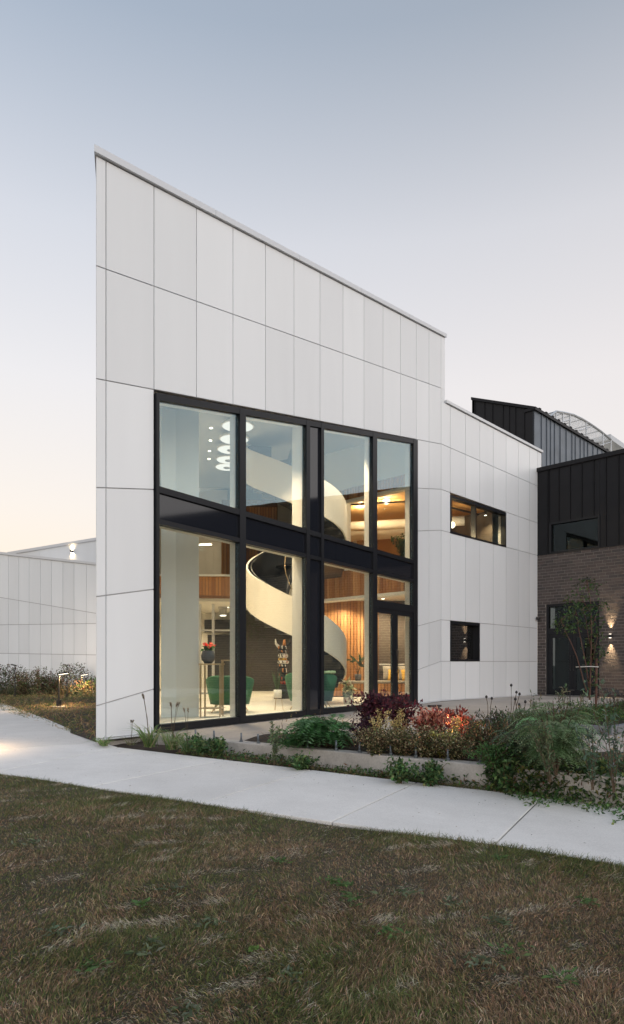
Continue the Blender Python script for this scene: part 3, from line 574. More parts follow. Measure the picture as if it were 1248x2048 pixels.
# ------------------------------------------------------------------ spiral staircase
st = empty('spiral_staircase', (-.40, 16.8, 0), label='spiral staircase with a cream ribbon balustrade and dark treads behind the glass', cat='staircase')
RC, RS = Vector((-.40, 16.8, 0)), 1.29
def lower_bot(t):                                      # t in degrees, clockwise descent: 90 back high, 180 left, 270 front, 360 right, 450 back at the floor
    return np.interp(t, [80, 90, 180, 270, 360, 440, 470], [3.55, 3.5, 2.57, 1.65, .77, -.0, -.0])
def lower_top(t): return np.interp(t, [80, 90, 180, 270, 360, 440, 470], [4.62, 4.58, 3.56, 2.58, 1.52, .95, .9])
def upper_bot(t): return np.interp(t, [120, 180, 270, 360, 375], [6.35, 5.72, 4.80, 4.15, 4.1])
def upper_top(t): return np.interp(t, [120, 180, 270, 360, 375], [7.2, 6.62, 5.68, 5.02, 4.98])
def ribbon(ts, fb, ft, ro, ri, name, m, flip=False):
    mb = MB(); vs = []; n = len(ts)
    for t in ts:
        a = R(t); c, s = math.cos(a), math.sin(a)
        for r, f in ((ro, fb), (ro, ft), (ri, ft), (ri, fb)): vs.append((RC.x + c * r, RC.y + s * r, float(f(t))))
    fs = []
    for i in range(n - 1):
        for k in range(4): fs.append((i * 4 + k, i * 4 + (k + 1) % 4, (i + 1) * 4 + (k + 1) % 4, (i + 1) * 4 + k))
    fs += [(3, 2, 1, 0), tuple((n - 1) * 4 + k for k in range(4))]
    o = mb.add(vs, fs).build(name, m, st); 
    o.data.polygons.foreach_set('use_smooth', [True] * len(o.data.polygons)); md = o.modifiers.new('edge', 'EDGE_SPLIT'); md.split_angle = R(40)
    return o
tl, tu = np.linspace(92, 445, 90), np.linspace(125, 372, 60)
ribbon(tl, lower_bot, lower_top, RS, RS - .04, 'balustrade', M['ribbon']); ribbon(tu, upper_bot, upper_top, RS, RS - .04, 'balustrade', M['ribbon'])
ribbon(tl, lambda t: lower_bot(t) + .02, lambda t: lower_top(t) - .012, RS - .042, RS - .06, 'inner_lining', M['dark']); ribbon(tu, lambda t: upper_bot(t) + .02, lambda t: upper_top(t) - .012, RS - .042, RS - .06, 'inner_lining', M['dark'])
ribbon(tl, lower_bot, lambda t: lower_bot(t) + .32, .26, .22, 'inner_stringer', M['dark']); ribbon(tu, upper_bot, lambda t: upper_bot(t) + .32, .26, .22, 'inner_stringer', M['dark'])
def treads(t0, t1, n, fb):
    for i in range(n):
        a0, a1 = t0 + (t1 - t0) * i / n, t0 + (t1 - t0) * (i + 1) / n; h = float(fb((a0 + a1) / 2)) + .16; am = R(a0 - 2), R((a0 + a1) / 2), R(a1 + 2)
        pts = [RC + Vector((math.cos(a) * r, math.sin(a) * r, h)) for a, r in ((am[0], .255), (am[0], RS - .065), (am[1], RS - .065), (am[2], RS - .065), (am[2], .255))]
        MB().prism(pts, (0, 0, -.19)).build('tread', M['dark'], st)
treads(95, 440, 20, lower_bot); treads(128, 370, 14, upper_bot)
hr = [RC + Vector((math.cos(R(t)) * (RS - .13), math.sin(R(t)) * (RS - .13), float(lower_top(t)) - .02)) for t in np.linspace(95, 440, 50)]
hi = [RC + Vector((math.cos(R(t)) * .30, math.sin(R(t)) * .30, float(lower_bot(t)) + 1.05)) for t in np.linspace(80, 440, 50)]
MB().tube(hr, .016, 8).build('handrail', M['dark'], st, True); MB().tube(hi, .014, 8).build('handrail', M['gold'], st, True)
MB().prism([RC + Vector((.2, .4, 3.66)), RC + Vector((1.25, .1, 3.66)), RC + Vector((1.3, 3.9, 3.66)), RC + Vector((-.6, 4.3, 3.66)), RC + Vector((-.6, 1.1, 3.66))], (0, 0, .06)).build('landing', M['dark'], st)
upright(MB(), (.62, 17.75), (.98, 18.5), 3.72, 5.35, 5.35, (.03, -.02)).build('landing_guard', M['ribbon'], st)

# ------------------------------------------------------------------ the dark brick and metal wing
dw = empty('brick_wing', (E0[0], E0[1], 0), label='dark wing of brown brick below and black standing seam metal above', cat='building')
DL = 17.0
dsa = DARK.s_at
BT = DARK.sh(1160, 1101)[1]; TOPH = DARK.sh(1160, 926)[1]
def door_rect(): 
    return dsa(1091.5), dsa(1198.5), -.09, DARK.sh(1092, 1206.5)[1]
D0, D1, DZ0, DZ1 = door_rect()
W0, W1 = dsa(1099), dsa(1200); WZ1 = DARK.sh(1099, 1046)[1]
ncourse = round((BT + .09) / .1045); CH, BL = (BT + .09) / ncourse, .30; DZ1 = -.09 + CH * round((DZ1 + .09) / CH)
# backing walls with the openings left out
def rect(mb, s0, s1, h0, h1, d0, d1): return bar(mb, DARK, s0, s1, h0, h1, d0, d1)
mb = MB(); rect(mb, 0, D0, -.5, BT, .003, .30); rect(mb, D0, D1, DZ1, BT, .003, .30); rect(mb, D1, DL, -.5, BT, .003, .30); rect(mb, D0, D1, -.5, DZ0 - .02, .003, .30)
mb.build('wall', M['mortar'], dw)
mb = MB(); rect(mb, 0, W0, BT, TOPH - .05, .03, .30); rect(mb, W0, W1, WZ1, TOPH - .05, .03, .30); rect(mb, W1, DL, BT, TOPH - .05, .03, .30); mb.build('wall', M['black'], dw)
rest = MB()
cand = []
for c in range(ncourse):
    h = -.09 + c * CH; off = (c % 3) * BL / 3.0
    x = -off
    while x < DL:
        segs = [(max(0, x), min(DL, x + BL - .017))]
        if h + CH > DZ0 + .01 and h < DZ1 - .01:
            segs = [(a, min(b, D0)) for a, b in segs if a < D0 - .03] + [(max(a, D1), b) for a, b in segs if b > D1 + .03]
        for a, b in segs:
            if b - a > .03: cand.append((a, b, h))
        x += BL
cand.sort(key=lambda t: t[0])
for i, (a, b, h) in enumerate(cand):
    dd = random.uniform(-.003, .002)
    if i < 298: mb = MB(); rect(mb, a, b, h + .008, min(BT - .002, h + CH - .008), -.005 + dd, .006); mb.build('brick', M['brick'], dw)
    else: rect(rest, a, b, h + .008, min(BT - .002, h + CH - .008), -.005 + dd, .006)
rest.build('brick', M['brick'], dw, kind='stuff')
mb = MB(); rect(mb, -.0, DL, BT, BT + .025, -.03, .10); mb.build('flashing', M['black'], dw)
pw = .405; x = 0.0; k = 0
while x < DL - .05:
    a, b = x, min(DL, x + pw)
    for lo, hi, p, q in ((BT + .03, TOPH, a, b),):
        spans = [(p, q, lo)]
        if q > W0 and p < W1:
            spans = []
            if p < W0 - .02: spans.append((p, W0, lo))
            spans.append((max(p, W0), min(q, W1), WZ1 + .0))
            if q > W1 + .02: spans.append((W1, q, lo))
        for (p, q, l) in spans:
            mb = MB(); rect(mb, p, q - .006, l, hi, .0 + .0015 * (k % 2), .028); 
            if q == b or q < W1: rect(mb, q - .024, q - .008, l, hi, -.028, .0)
            mb.build('metal_panel', M['seam'], dw)
    x += pw; k += 1
for i in range(5): mb = MB(); rect(mb, -.06 + i * (DL + .06) / 5, -.06 + (i + 1) * (DL + .06) / 5 - .003, TOPH, TOPH + .14, -.07, .35); mb.build('coping', M['seam'], dw)
# window over the brick
f = MB(); rect(f, W0, W1, WZ1 - .07, WZ1, -.03, .18); rect(f, W0, W0 + .07, BT + .03, WZ1 - .07, -.03, .18); rect(f, W1 - .06, W1, BT + .03, WZ1 - .07, -.03, .18); rect(f, W0 + .07, W1 - .06, BT + .03, BT + .08, -.01, .18)
fo = f.build('window', M['black'], dw); mb = MB(); rect(mb, W0 + .07, W1 - .06, BT + .08, WZ1 - .07, .07, .09); mb.build('pane', M['darkglass'], fo)
# the double door with its toplight
f = MB(); zt0, zt1 = DARK.sh(1100, 1269)[1], DARK.sh(1100, 1257)[1]; fw = .085
rect(f, D0, D0 + fw, DZ0, DZ1, .04, .2); rect(f, D1 - fw, D1, DZ0, DZ1, .04, .2); rect(f, D0 + fw, D1 - fw, DZ1 - .09, DZ1, .04, .2); rect(f, D0 + fw, D1 - fw, zt0, zt1, .04, .2)
fo = f.build('door_frame', M['black'], dw); mb = MB(); rect(mb, D0 + fw, D1 - fw, zt1, DZ1 - .09, .11, .13); mb.build('pane', M['darkglass'], fo)
mdl = (D0 + D1) / 2
for k, (a, b) in enumerate(((D0 + fw + .004, mdl - .004), (mdl + .004, D1 - fw - .004))):
    d = MB(); q = .12; z0, z1 = DZ0 + .012, zt0 - .006
    rect(d, a, a + q, z0, z1, .06, .12); rect(d, b - q, b, z0, z1, .06, .12); rect(d, a + q, b - q, z0, z0 + .2, .06, .12); rect(d, a + q, b - q, z1 - .12, z1, .06, .12)
    lf = d.build('door_leaf', M['black'], dw); mb = MB(); rect(mb, a + q, b - q, z0 + .2, z1 - .12, .08, .10); mb.build('pane', M['darkglass'], lf)
    hx = b - .05 if k == 0 else a + .05
    MB().tube([DARK.w(hx, .8, .06), DARK.w(hx, .8, -.0), DARK.w(hx, 1.3, -.0), DARK.w(hx, 1.3, .06)], .013, 8).build('handle', M['dark'], lf)
mb = MB(); rect(mb, D0, D1, DZ0, DZ0 + .011, -.02, .2); mb.build('threshold', M['steel'], dw)
mb = MB(); rect(mb, .1, 4.2, -.05, 7.6, 1.2, 1.3); rect(mb, .1, 4.2, 4.8, 4.95, .31, 1.2); mb.build('inner_wall', M['brownwall'], dw)
mb = MB(); a, b = DARK.w(DL, 0, .02), DARK.w(DL, 0, 9); upright(mb, a, b, -.5, TOPH, TOPH, (-.2, .2)); mb.build('wall', M['seam'], dw)
rp = [DARK.w(0, TOPH - .3, .3), DARK.w(DL - .2, TOPH - .3, .3), DARK.w(DL - .2, TOPH - .3, 9), DARK.w(0, TOPH - .3, 9)]; MB().prism(rp, (0, 0, .15)).build('roof', M['seam'], dw)

# sconces: up and down lights on walls
def sconce(pos, nrm, label, e=300, s=1.0, cone=48, wash=.04):
    t = empty('wall_sconce', pos, label=label, cat='wall lamp', group='up and down wall sconces')
    n3 = Vector((nrm[0], nrm[1], 0)); sd = Vector((-n3.y, n3.x, 0)); p = Vector(pos)
    MB().box(p - sd * .05 * s + n3 * .001 - Vector((0, 0, .05 * s)), sd * .10 * s, n3 * .02, (0, 0, .10 * s)).build('back_plate', M['dark'], t)
    c = p + n3 * .075; MB().lathe(c - Vector((0, 0, .06)) , [(.055 * s, 0), (.055 * s, .12)], 20).build('body', M['dark'], t, bevel=.003)
    for sg in (1, -1):
        MB().lathe(c + Vector((0, 0, .061 * sg if sg > 0 else -.065)), [(.04 * s, 0), (.04 * s, .004)], 16).build('lens', M['lampglow'], t)
        l = bpy.data.lights.new('beam', 'SPOT'); l.energy = e; l.spot_size = R(cone); l.spot_blend = 1.0; l.color = (1, .74, .42); l.shadow_soft_size = .012
        lo = bpy.data.objects.new('beam', l); col.objects.link(lo); lo.parent = t; lo.location = n3 * .085 + Vector((0, 0, .075 * sg)); lo.rotation_euler = (-n3 * wash + Vector((0, 0, sg))).to_track_quat('-Z', 'Y').to_euler()
    return t
qs, hsn = DARK.sh(1222, 1272)
sconce(DARK.w(qs, hsn, -.004), (-DARK.n[0], -DARK.n[1]), 'black up and down sconce glowing on the brown brick beside the double door')
t = empty('security_camera', DARK.w(.09, DARK.sh(1080, 1236)[1], 0), label='small black security camera on the brick near the white wall', cat='camera')
p = base[t.name]; n3 = Vector((-DARK.n[0], -DARK.n[1], 0))
MB().tube([p, p + n3 * .1], .03, 10).build('bracket', M['dark'], t, True); MB().lathe(p + n3 * .13 - Vector((0, 0, .09)), [(.02, 0), (.055, .03), (.065, .07), (.065, .12), (.04, .13)], 14).build('dome', M['dark'], t, True)

# ------------------------------------------------------------------ the dark seamed roof volume and the greenhouse beyond
mv = empty('seamed_tower', (0, 0, 0), label='dark standing seam roof volume rising behind the white facade', cat='building')
Cc = at(1068, 819.5, 27.0); RV = Wall((Cc.x, Cc.y), (1.0023, 1.0), (-.7063, .7079)); LV = Wall((Cc.x, Cc.y), (-.7063, .7079), (.7079, .7063))
for k, xs_ in enumerate((([1068, 1082.9, 1093.5, 1101.3, 1109.2, 1120.3, 1132.4, 1144, 1150.7, 1160.5, 1168.3, 1175.4, 1186, 1195.4, 1204, 1212, 1221, 1229], ), ([1068, 1048, 1030.4, 1017.8, 1005.4, 984.4, 968.6, 949])) ):
    xs2 = xs_[0] if k == 0 else xs_
    wv = RV if k == 0 else LV
    for a, b in zip(xs2[:-1], xs2[1:]):
        qa, qb = wv.s_at(a), wv.s_at(b)
        if k == 0: ha = hb = Cc.z
        else:
            tp = pl([(946, 800), (1068, 819.5)]); ha, hb = wv.sh(a, tp(a))[1], wv.sh(b, tp(b))[1]
        mb = MB(); bar(mb, wv, qa, qb - .008, 4.0, ha - .02, .0, .05, 4.0, hb - .02); bar(mb, wv, qb - .03, qb - .008, 4.0, hb - .02, -.035, .0); mb.build('metal_panel', M['seam_lit'] if k == 0 else M['seam'], mv)
mb = MB(); q1_, q2_ = RV.s_at(1068), RV.s_at(1229); bar(mb, RV, -.06, q2_, Cc.z - .02, Cc.z + .10, -.09, .4); mb.build('coping', M['seam'], mv)
tp = pl([(946, 800), (1068, 819.5)]); qa, qb = LV.s_at(1068), LV.s_at(944); mb = MB(); bar(mb, LV, -.06, qb, LV.sh(1068, tp(1068))[1] - .02, LV.sh(1068, tp(1068))[1] + .10, -.09, .4, LV.sh(944, tp(944))[1] - .02, LV.sh(944, tp(944))[1] + .10); mb.build('coping', M['seam'], mv)
for i in range(14):
    q = .3 + i * (q2_ - .3) / 14; mb = MB(); bar(mb, RV, q, q + .16, Cc.z + .102, Cc.z + .15, -.1, .1); mb.build('snow_guard', M['seam'], mv)
far = LV.w(qb, 0); mb = MB(); r2 = RV.w(q2_, 0); hq = LV.sh(946, 800)[1]
mb.add([(Cc.x, Cc.y, Cc.z), (r2.x, r2.y, Cc.z), (r2.x + far.x - Cc.x, r2.y + far.y - Cc.y, hq), (far.x, far.y, hq), (Cc.x, Cc.y, 4), (r2.x, r2.y, 4), (r2.x + far.x - Cc.x, r2.y + far.y - Cc.y, 4), (far.x, far.y, 4)],
       [(0, 1, 2, 3), (1, 5, 6, 2), (2, 6, 7, 3), (4, 7, 6, 5)]); mb.build('roof', M['seam'], mv)

gh = empty('greenhouse', at(1160, 930, 39), label='curved glass greenhouse roof standing above the dark wing', cat='greenhouse')
gp = at(1112, 823, 38.0); GW = Wall((gp.x, gp.y), (1.0023, 1.0), (-.7063, .7079))
outl = [(1093, 840), (1100, 833), (1112, 823), (1130, 826), (1147, 830), (1165, 838.5), (1182, 849), (1200, 861.5), (1222, 879)]
op = [GW.sh(*p) for p in outl]; gz = GW.sh(1112, 960)[1] - 1.5
off = Vector((GW.n[0], GW.n[1], 0)) * 7.0
xsg = [1093, 1112, 1125.5, 1139.5, 1172.5, 1206, 1222]
def hline(s): 
    ss = [p[0] for p in op]; hh = [p[1] for p in op]; return float(np.interp(s, ss, hh))
for a, b in zip(xsg[:-1], xsg[1:]):
    s0_, s1_ = GW.s_at(a), GW.s_at(b); mids = [s0_] + [p[0] for p in op if s0_ + .01 < p[0] < s1_ - .01] + [s1_]
    mb = MB(); pts = [(s0_, gz), (s1_, gz)] + [(s, hline(s)) for s in reversed(mids)]
    mb.prism([GW.w(s, h, .02) for s, h in pts], (GW.n[0] * .01, GW.n[1] * .01, 0)); mb.build('pane', M['ghglass'], gh)
    MB().tube([GW.w(s1_, gz, 0), GW.w(s1_, hline(s1_), 0)], .045, 6).build('post', M['greenframe'], gh)
mb = MB().tube([GW.w(s, h, 0) for s, h in op], .07, 6); mb.build('arch', M['greenframe'], gh); 
mb = MB().tube([GW.w(s, h, 0) + off for s, h in op], .07, 6); mb.build('arch', M['greenframe'], gh)
for (x0, y0), (x1, y1) in zip(outl[:-1], outl[1:]):
    a, b = GW.w(*GW.sh(x0, y0)), GW.w(*GW.sh(x1, y1)); MB().add([a, b, b + off, a + off, a - Vector((0, 0, .012)), b - Vector((0, 0, .012)), b + off - Vector((0, 0, .012)), a + off - Vector((0, 0, .012))], [(0, 1, 2, 3), (7, 6, 5, 4), (0, 4, 5, 1), (2, 6, 7, 3)]).build('roof_pane', M['ghglass'], gh)
    MB().tube([b, b + off], .035, 6).build('purlin', M['greenframe'], gh)
for (a, b) in (((1112, 847), (1139.5, 840)), ((1139.5, 867), (1184, 853)), ((1190, 894), (1222, 884))): MB().tube([GW.w(*GW.sh(*a)), GW.w(*GW.sh(*b))], .035, 6).build('brace', M['greenframe'], gh)
mb = MB(); a, b = GW.w(*GW.sh(1221, 868)), GW.w(*GW.sh(1275, 906)); mb.prism([a, b, b - Vector((0, 0, .35)), a - Vector((0, 0, .35))], off * .3); mb.build('gutter', M['greenframe'], gh); mb = MB(); mb.prism([a - Vector((0, 0, .352)), b - Vector((0, 0, .352)), b - Vector((0, 0, 3)), a - Vector((0, 0, 3))], (GW.n[0] * .012, GW.n[1] * .012, 0)); mb.build('pane', M['ghglass'], gh)

# ------------------------------------------------------------------ the low white building at the left
lb = empty('low_white_building', (-11, 27.6, -.2), label='low white panelled building behind the weeds and garden lights', cat='building')
LX = [-46, -25, -4.2, 16.8, 37.6, 58, 80.6, 102.7, 125.7, 148, 172.5, 198, 224]
rowsL = [pl([(0, 1108.5), (192, 1130)]), pl([(0, 1194.7), (191, 1226.5)]), pl([(0, 1249.7), (191, 1247)]), pl([(0, 1306.6), (191, 1309.8)]), pl([(0, 1392), (191, 1394)])]
cells = [cell(LEFT, a, b, t, q) for a, b in zip(LX[:-1], LX[1:]) for t, q in zip(rowsL[:-1], rowsL[1:])]
clad(LEFT, cells, lb, M['white'], gap=.012, backm=M['backing'])
(sa, ha), (sb, hb) = LEFT.sh(-46, 1098.5), LEFT.sh(224, 1128.5); (_, ba), (_, bb) = LEFT.sh(-46, 1103.3), LEFT.sh(224, 1133.5); mb = MB(); bar(mb, LEFT, sa, sb, ba, ha, -.05, .5, bb, hb); mb.build('coping', M['coping'], lb); ra, rb = ba, bb
UPW = Wall((LEFT.o[0] + LEFT.n[0] * 3.2, LEFT.o[1] + LEFT.n[1] * 3.2), LEFT.d, LEFT.n)
tp2 = pl([(19, 1104), (192, 1075.5)])
(sa, ha), (sb, hb) = UPW.sh(19, 1104), UPW.sh(212, tp2(212)); zz = UPW.sh(212, 1145)[1]
xj = [19, 80, 140, 212]
for a, b in zip(xj[:-1], xj[1:]):
    qa, za = UPW.sh(a, tp2(a) + 5); qb, zb = UPW.sh(b, tp2(b) + 5); mb = MB(); bar(mb, UPW, qa + .006, qb - .006, zz - .6, za, 0, .2, zz - .6, zb); mb.build('panel', M['white'], lb)
(qa, za), (qb, zb) = UPW.sh(16, tp2(16)), UPW.sh(212, tp2(212)); (_, ya), (_, yb) = UPW.sh(16, tp2(16) + 5.5), UPW.sh(212, tp2(212) + 5.5); mb = MB(); bar(mb, UPW, qa, qb, ya, za, -.05, .4, yb, zb); mb.build('coping', M['coping'], lb)
(qa, za), (qb, zb) = LEFT.sh(148, 1113), LEFT.sh(222, 1124); (_, ya), (_, yb) = LEFT.sh(148, 1121), LEFT.sh(222, 1129); mb = MB(); bar(mb, LEFT, qa, qb, ya - .25, za, 1.6, 1.9, yb - .25, zb); mb.build('roof_curb', M['white'], lb)
rr = [LEFT.w(LEFT.s_at(-46), ra - .45, .3), LEFT.w(LEFT.s_at(224), rb - .45, .3), LEFT.w(LEFT.s_at(224), rb - .45, 3.2), LEFT.w(LEFT.s_at(-46), ra - .45, 3.2)]; MB().prism(rr, (0, 0, .05)).build('roof', M['coping'], lb)
q, h = UPW.sh(145, 1103); sconce(UPW.w(q, h, -.002), (-UPW.n[0], -UPW.n[1]), 'small up and down sconce glowing on the rooftop wall of the low white building', 16, 1.1, 140, .7)

# ------------------------------------------------------------------ lamps inside
def lamp_light(t, kind, e, loc, size=.12, colr=(1, .80, .55), spot=None, rot=None):
    l = bpy.data.lights.new('light', kind); l.energy = e; l.color = colr
    if kind == 'AREA': l.shape = 'DISK'; l.size = size
    else: l.shadow_soft_size = size
    if spot: l.spot_size = R(spot); l.spot_blend = .7
    o = bpy.data.objects.new('light', l); col.objects.link(o); o.parent = t; o.location = loc
    if rot: o.rotation_euler = rot
    return o
def under_ceiling(x, y, drop):
    Y = 15.0
    for _ in range(60):
        p = at(x, y, Y); e = clgh(p.x, p.y) - drop - p.z; Y += e * .8 / max(.05, (HY - y) / F)
    return at(x, y, Y)
rank = ['nearest the window', 'second from the window', 'third from the window', 'fourth from the window', 'farthest from the window']
for i, (x, y) in enumerate([(475.6, 853), (468.5, 879), (461.6, 899.5), (457, 920), (453.5, 934.5)]):
    p = under_ceiling(x, y, .22); t = empty('disc_lamp', p, label='round white disc lamp under the high ceiling, ' + rank[i], cat='ceiling lamp', group='row of disc lamps under the high ceiling')
    MB().lathe((0, 0, 0), [(.33, .0), (.35, .015), (.33, .05), (.10, .09), (.02, .1)], 28).build('shade', M['whitepot'], t, True, world=False)
    MB().lathe((0, 0, -.012), [(.31, .0), (.32, .008)], 28).build('diffuser', M['discglow'], t, world=False)
    MB().lathe((0, 0, -.03), [(.09, .0), (.10, .014)], 16).build('hub', M['steel'], t, world=False)
    MB().tube([(0, 0, .09), (0, 0, .22)], .012, 6).build('stem', M['steel'], t, world=False)
for i, (x, y) in enumerate([(425, 825), (422, 855), (421, 880), (419, 901), (418, 917)]):
    p = under_ceiling(x, y, .004); t = empty('downlight', p, label='small bright recessed downlight in the high ceiling, ' + rank[i], cat='downlight', group='row of recessed downlights in the high ceiling')
    MB().lathe((0, 0, -.012), [(.05, 0), (.058, .014)], 18).build('bezel', M['whitepot'], t, world=False); MB().lathe((0, 0, -.018), [(.032, 0), (.036, .006)], 16).build('lens', M['lampglow'], t, world=False)
    lamp_light(t, 'SPOT', 740, (0, 0, -.03), .02, spot=92, colr=(1, .78, .53))
for X, Y, wtx in ((-1.1, 13.1, 'above the first armchair'), (-.1, 14.4, 'above the wider armchair'), (.7, 15.6, 'above the potted plant'), (1.45, 16.9, 'above the inside of the entrance')):  # added row of lamps, lights hall and stair from the window side
    t = empty('downlight', (X, Y, clgh(X, Y) - .004), label='small added fill downlight in the high ceiling ' + wtx, cat='downlight', group='added fill downlights along the window wall')
    MB().lathe((0, 0, -.012), [(.06, 0), (.07, .014)], 18).build('bezel', M['whitepot'], t, world=False); MB().lathe((0, 0, -.016), [(.035, 0), (.04, .004)], 14).build('lens', M['lampglow'], t, world=False)
    lamp_light(t, 'SPOT', 640, (0, 0, -.03), .02, spot=92, colr=(1, .76, .50))
where = [(-4.6, 22.6, 'beside the glazed partition'), (-3.0, 23.2, 'behind the glazed partition'), (-1.6, 22.4, 'left of the staircase'), (-5.2, 24.6, 'by the back cream wall'), (1.0, 20.35, 'over the left end of the bench'), (2.2, 20.2, 'over the cushions of the bench'), (-.9, 20.6, 'behind the sculpture'), (3.0, 20.0, 'over the right end of the bench')]
for X, Y, wtx in where:
    z = 3.046 if Y > 20.9 or True else 3; t = empty('soffit_light', (X, Y, z), label='small recessed soffit light ' + wtx, cat='downlight', group='recessed lights in the second floor soffit')
    MB().lathe((0, 0, -.012), [(.075, 0), (.085, .012)], 16).build('bezel', M['whitepot'], t, world=False); MB().lathe((0, 0, -.017), [(.05, 0), (.055, .005)], 14).build('lens', M['lampglow'], t, world=False)
    lamp_light(t, 'SPOT', 330, (0, 0, -.03), .02, spot=140, colr=(1, .76, .48))
for x, y, Y, rr_, lb_ in ((723, 1006, 21.3, .11, 'warm globe lamp under the room ceiling, left of the track'), (773, 1001, 20.4, .12, 'warm globe lamp under the room ceiling, beside the right jamb'), (904, 1050, 20.4, .10, 'white globe pendant at the left edge of the upper side window')):
    p = at(x, y, Y); t = empty('globe_lamp', p, label=lb_, cat='lamp', group='globe lamps in the lit upper room')
    MB().lathe((0, 0, -rr_), [(rr_ * math.sin(a), rr_ - rr_ * math.cos(a)) for a in np.linspace(.05, math.pi - .05, 12)], 18).build('globe', M['globe'], t, True, world=False)
    MB().tube([(0, 0, rr_), (0, 0, 6.148 - p.z)], .008, 6).build('cord', M['dark'], t, world=False); lamp_light(t, 'POINT', 75 if x > 900 else 105, (0, 0, -rr_ - .12), .03, (1, .72, .40))
p = Vector((6.0, 21.2, 5.95)); 
p = Vector((5.72, 21.52, 6.08)); t = empty('track_spot', p, label='dark spot lamp washing the brown wall behind the upper side window', cat='lamp')
MB().tube([p, p - Vector((0, 0, .16))], .05, 12).build('can', M['dark'], t); MB().tube([p - Vector((0, 0, .161)), p - Vector((0, 0, .165))], .042, 12).build('lens', M['lampglow'], t); lamp_light(t, 'SPOT', 130, (0, 0, -.18), .015, (1, .75, .42), 105, Vector((.3, .3, -1)).to_track_quat('-Z', 'Y').to_euler())
p = at(411, 1090, 25.0); t = empty('linear_lamp', p, label='slim bright linear lamp above the upper floor behind the pillar', cat='lamp')
MB().box((-.25, -.03, 0), (.5, -.08, 0), (.01, .06, 0), (0, 0, .05)).build('housing', M['whitepot'], t, world=False); MB().box((-.25, -.03, -.012), (.5, -.08, 0), (.01, .06, 0), (0, 0, .01)).build('diffuser', M['lampglow'], t, world=False); lamp_light(t, 'POINT', 50, (0, -.3, -.2), .1)
p = at(446, 1232, 23.2); t = empty('pendant_lamp', p, label='grey cylinder pendant lamp hanging behind the glazed partition', cat='lamp')
MB().lathe((0, 0, .02), [(.13, 0), (.13, .22), (.17, .23), (.17, .42)], 18).build('shade', M['steel'], t, world=False); MB().lathe((0, 0, .008), [(.10, 0), (.11, .012)], 16).build('lens', M['lampglow'], t, world=False); MB().tube([(0, 0, .42), (0, 0, 3.05 - p.z)], .01, 6).build('cord', M['dark'], t, world=False)

# ------------------------------------------------------------------ furniture behind the glass
def armchair(loc, rz, sc, label):
    t = empty('armchair', loc, rz, label, 'armchair', 'green velvet armchairs inside the window')
    mb = MB(); n = 26; vs = []; fs = []
    for i in range(n + 1):                             # tub shell: outer and inner skins, flared, high at the back
        a = -math.pi / 2 + R(-118 + 236 * i / n); e = abs(i / n - .5) * 2; top = .77 - .14 * max(0, e - .35) ** 1.0 * 1.5; scal = 1 + .006 * math.cos(i * math.pi * .9)
        for (ro, z) in ((.40, .17), (.455, .42), (.50, top - .03), (.485, top), (.44, top), (.40, .42), (.37, .20)):
            vs.append((math.cos(a) * ro * 1.02 * scal * sc, math.sin(a) * ro * .92 * scal * sc, z * (1 + (sc - 1) * .4)))
    for i in range(n):
        for k in range(7): fs.append((i * 7 + k, (i + 1) * 7 + k, (i + 1) * 7 + (k + 1) % 7, i * 7 + (k + 1) % 7))
    fs += [tuple(range(6, -1, -1)), tuple(n * 7 + k for k in range(7))]
    mb.add(vs, fs).build('shell', M['green'], t, True, world=False)
    MB().lathe((0, .02, .18), [(.36 * sc, 0), (.40 * sc, .04), (.40 * sc, .2), (.36 * sc, .25)], 26).build('seat', M['green'], t, True, world=False)
    for sx in (-1, 1):
        for sy in (-1, 1): MB().tube([(sx * .26 * sc, sy * .24 * sc, .19), (sx * .36 * sc, sy * .34 * sc, .002)], [.018, .011], 8).build('leg', M['gold'], t, True, world=False)
    return t
armchair((at(460, 0, 13.75).x, 13.75, 0), R(4), 1.0, 'green velvet tub armchair beside the brass console, behind the second mullion')
armchair((at(622, 0, 14.75).x, 14.75, 0), R(-6), 1.17, 'wider green velvet tub armchair in front of the spiral staircase')
# fleece throw over the second armchair
mb = MB(); vs = []; fs = []; cx0, cy0 = at(622, 0, 14.75).x, 14.75
for i in range(19):
    a = -math.pi / 2 + R(5 + 62 * i / 18); rz_ = R(-6)
    for k, (ro, z) in enumerate(((.515, .80), (.53, .835), (.50, .86), (.45, .855), (.425, .80))):
        x_, y_ = math.cos(a) * ro * 1.2, math.sin(a) * ro * 1.08; w_ = random.uniform(-.012, .012); vs.append((cx0 + x_ * math.cos(rz_) - y_ * math.sin(rz_) + w_, cy0 + x_ * math.sin(rz_) + y_ * math.cos(rz_), z + w_))
for i in range(18):
    for k in range(4): fs.append((i * 5 + k, (i + 1) * 5 + k, (i + 1) * 5 + k + 1, i * 5 + k + 1))
tf = mb.add(vs, fs).build('fleece_throw', M['greenlight'], None, True, label='pale green fleece throw over the back of the wider armchair', cat='throw'); md = tf.modifiers.new('thick', 'SOLIDIFY'); md.thickness = .03
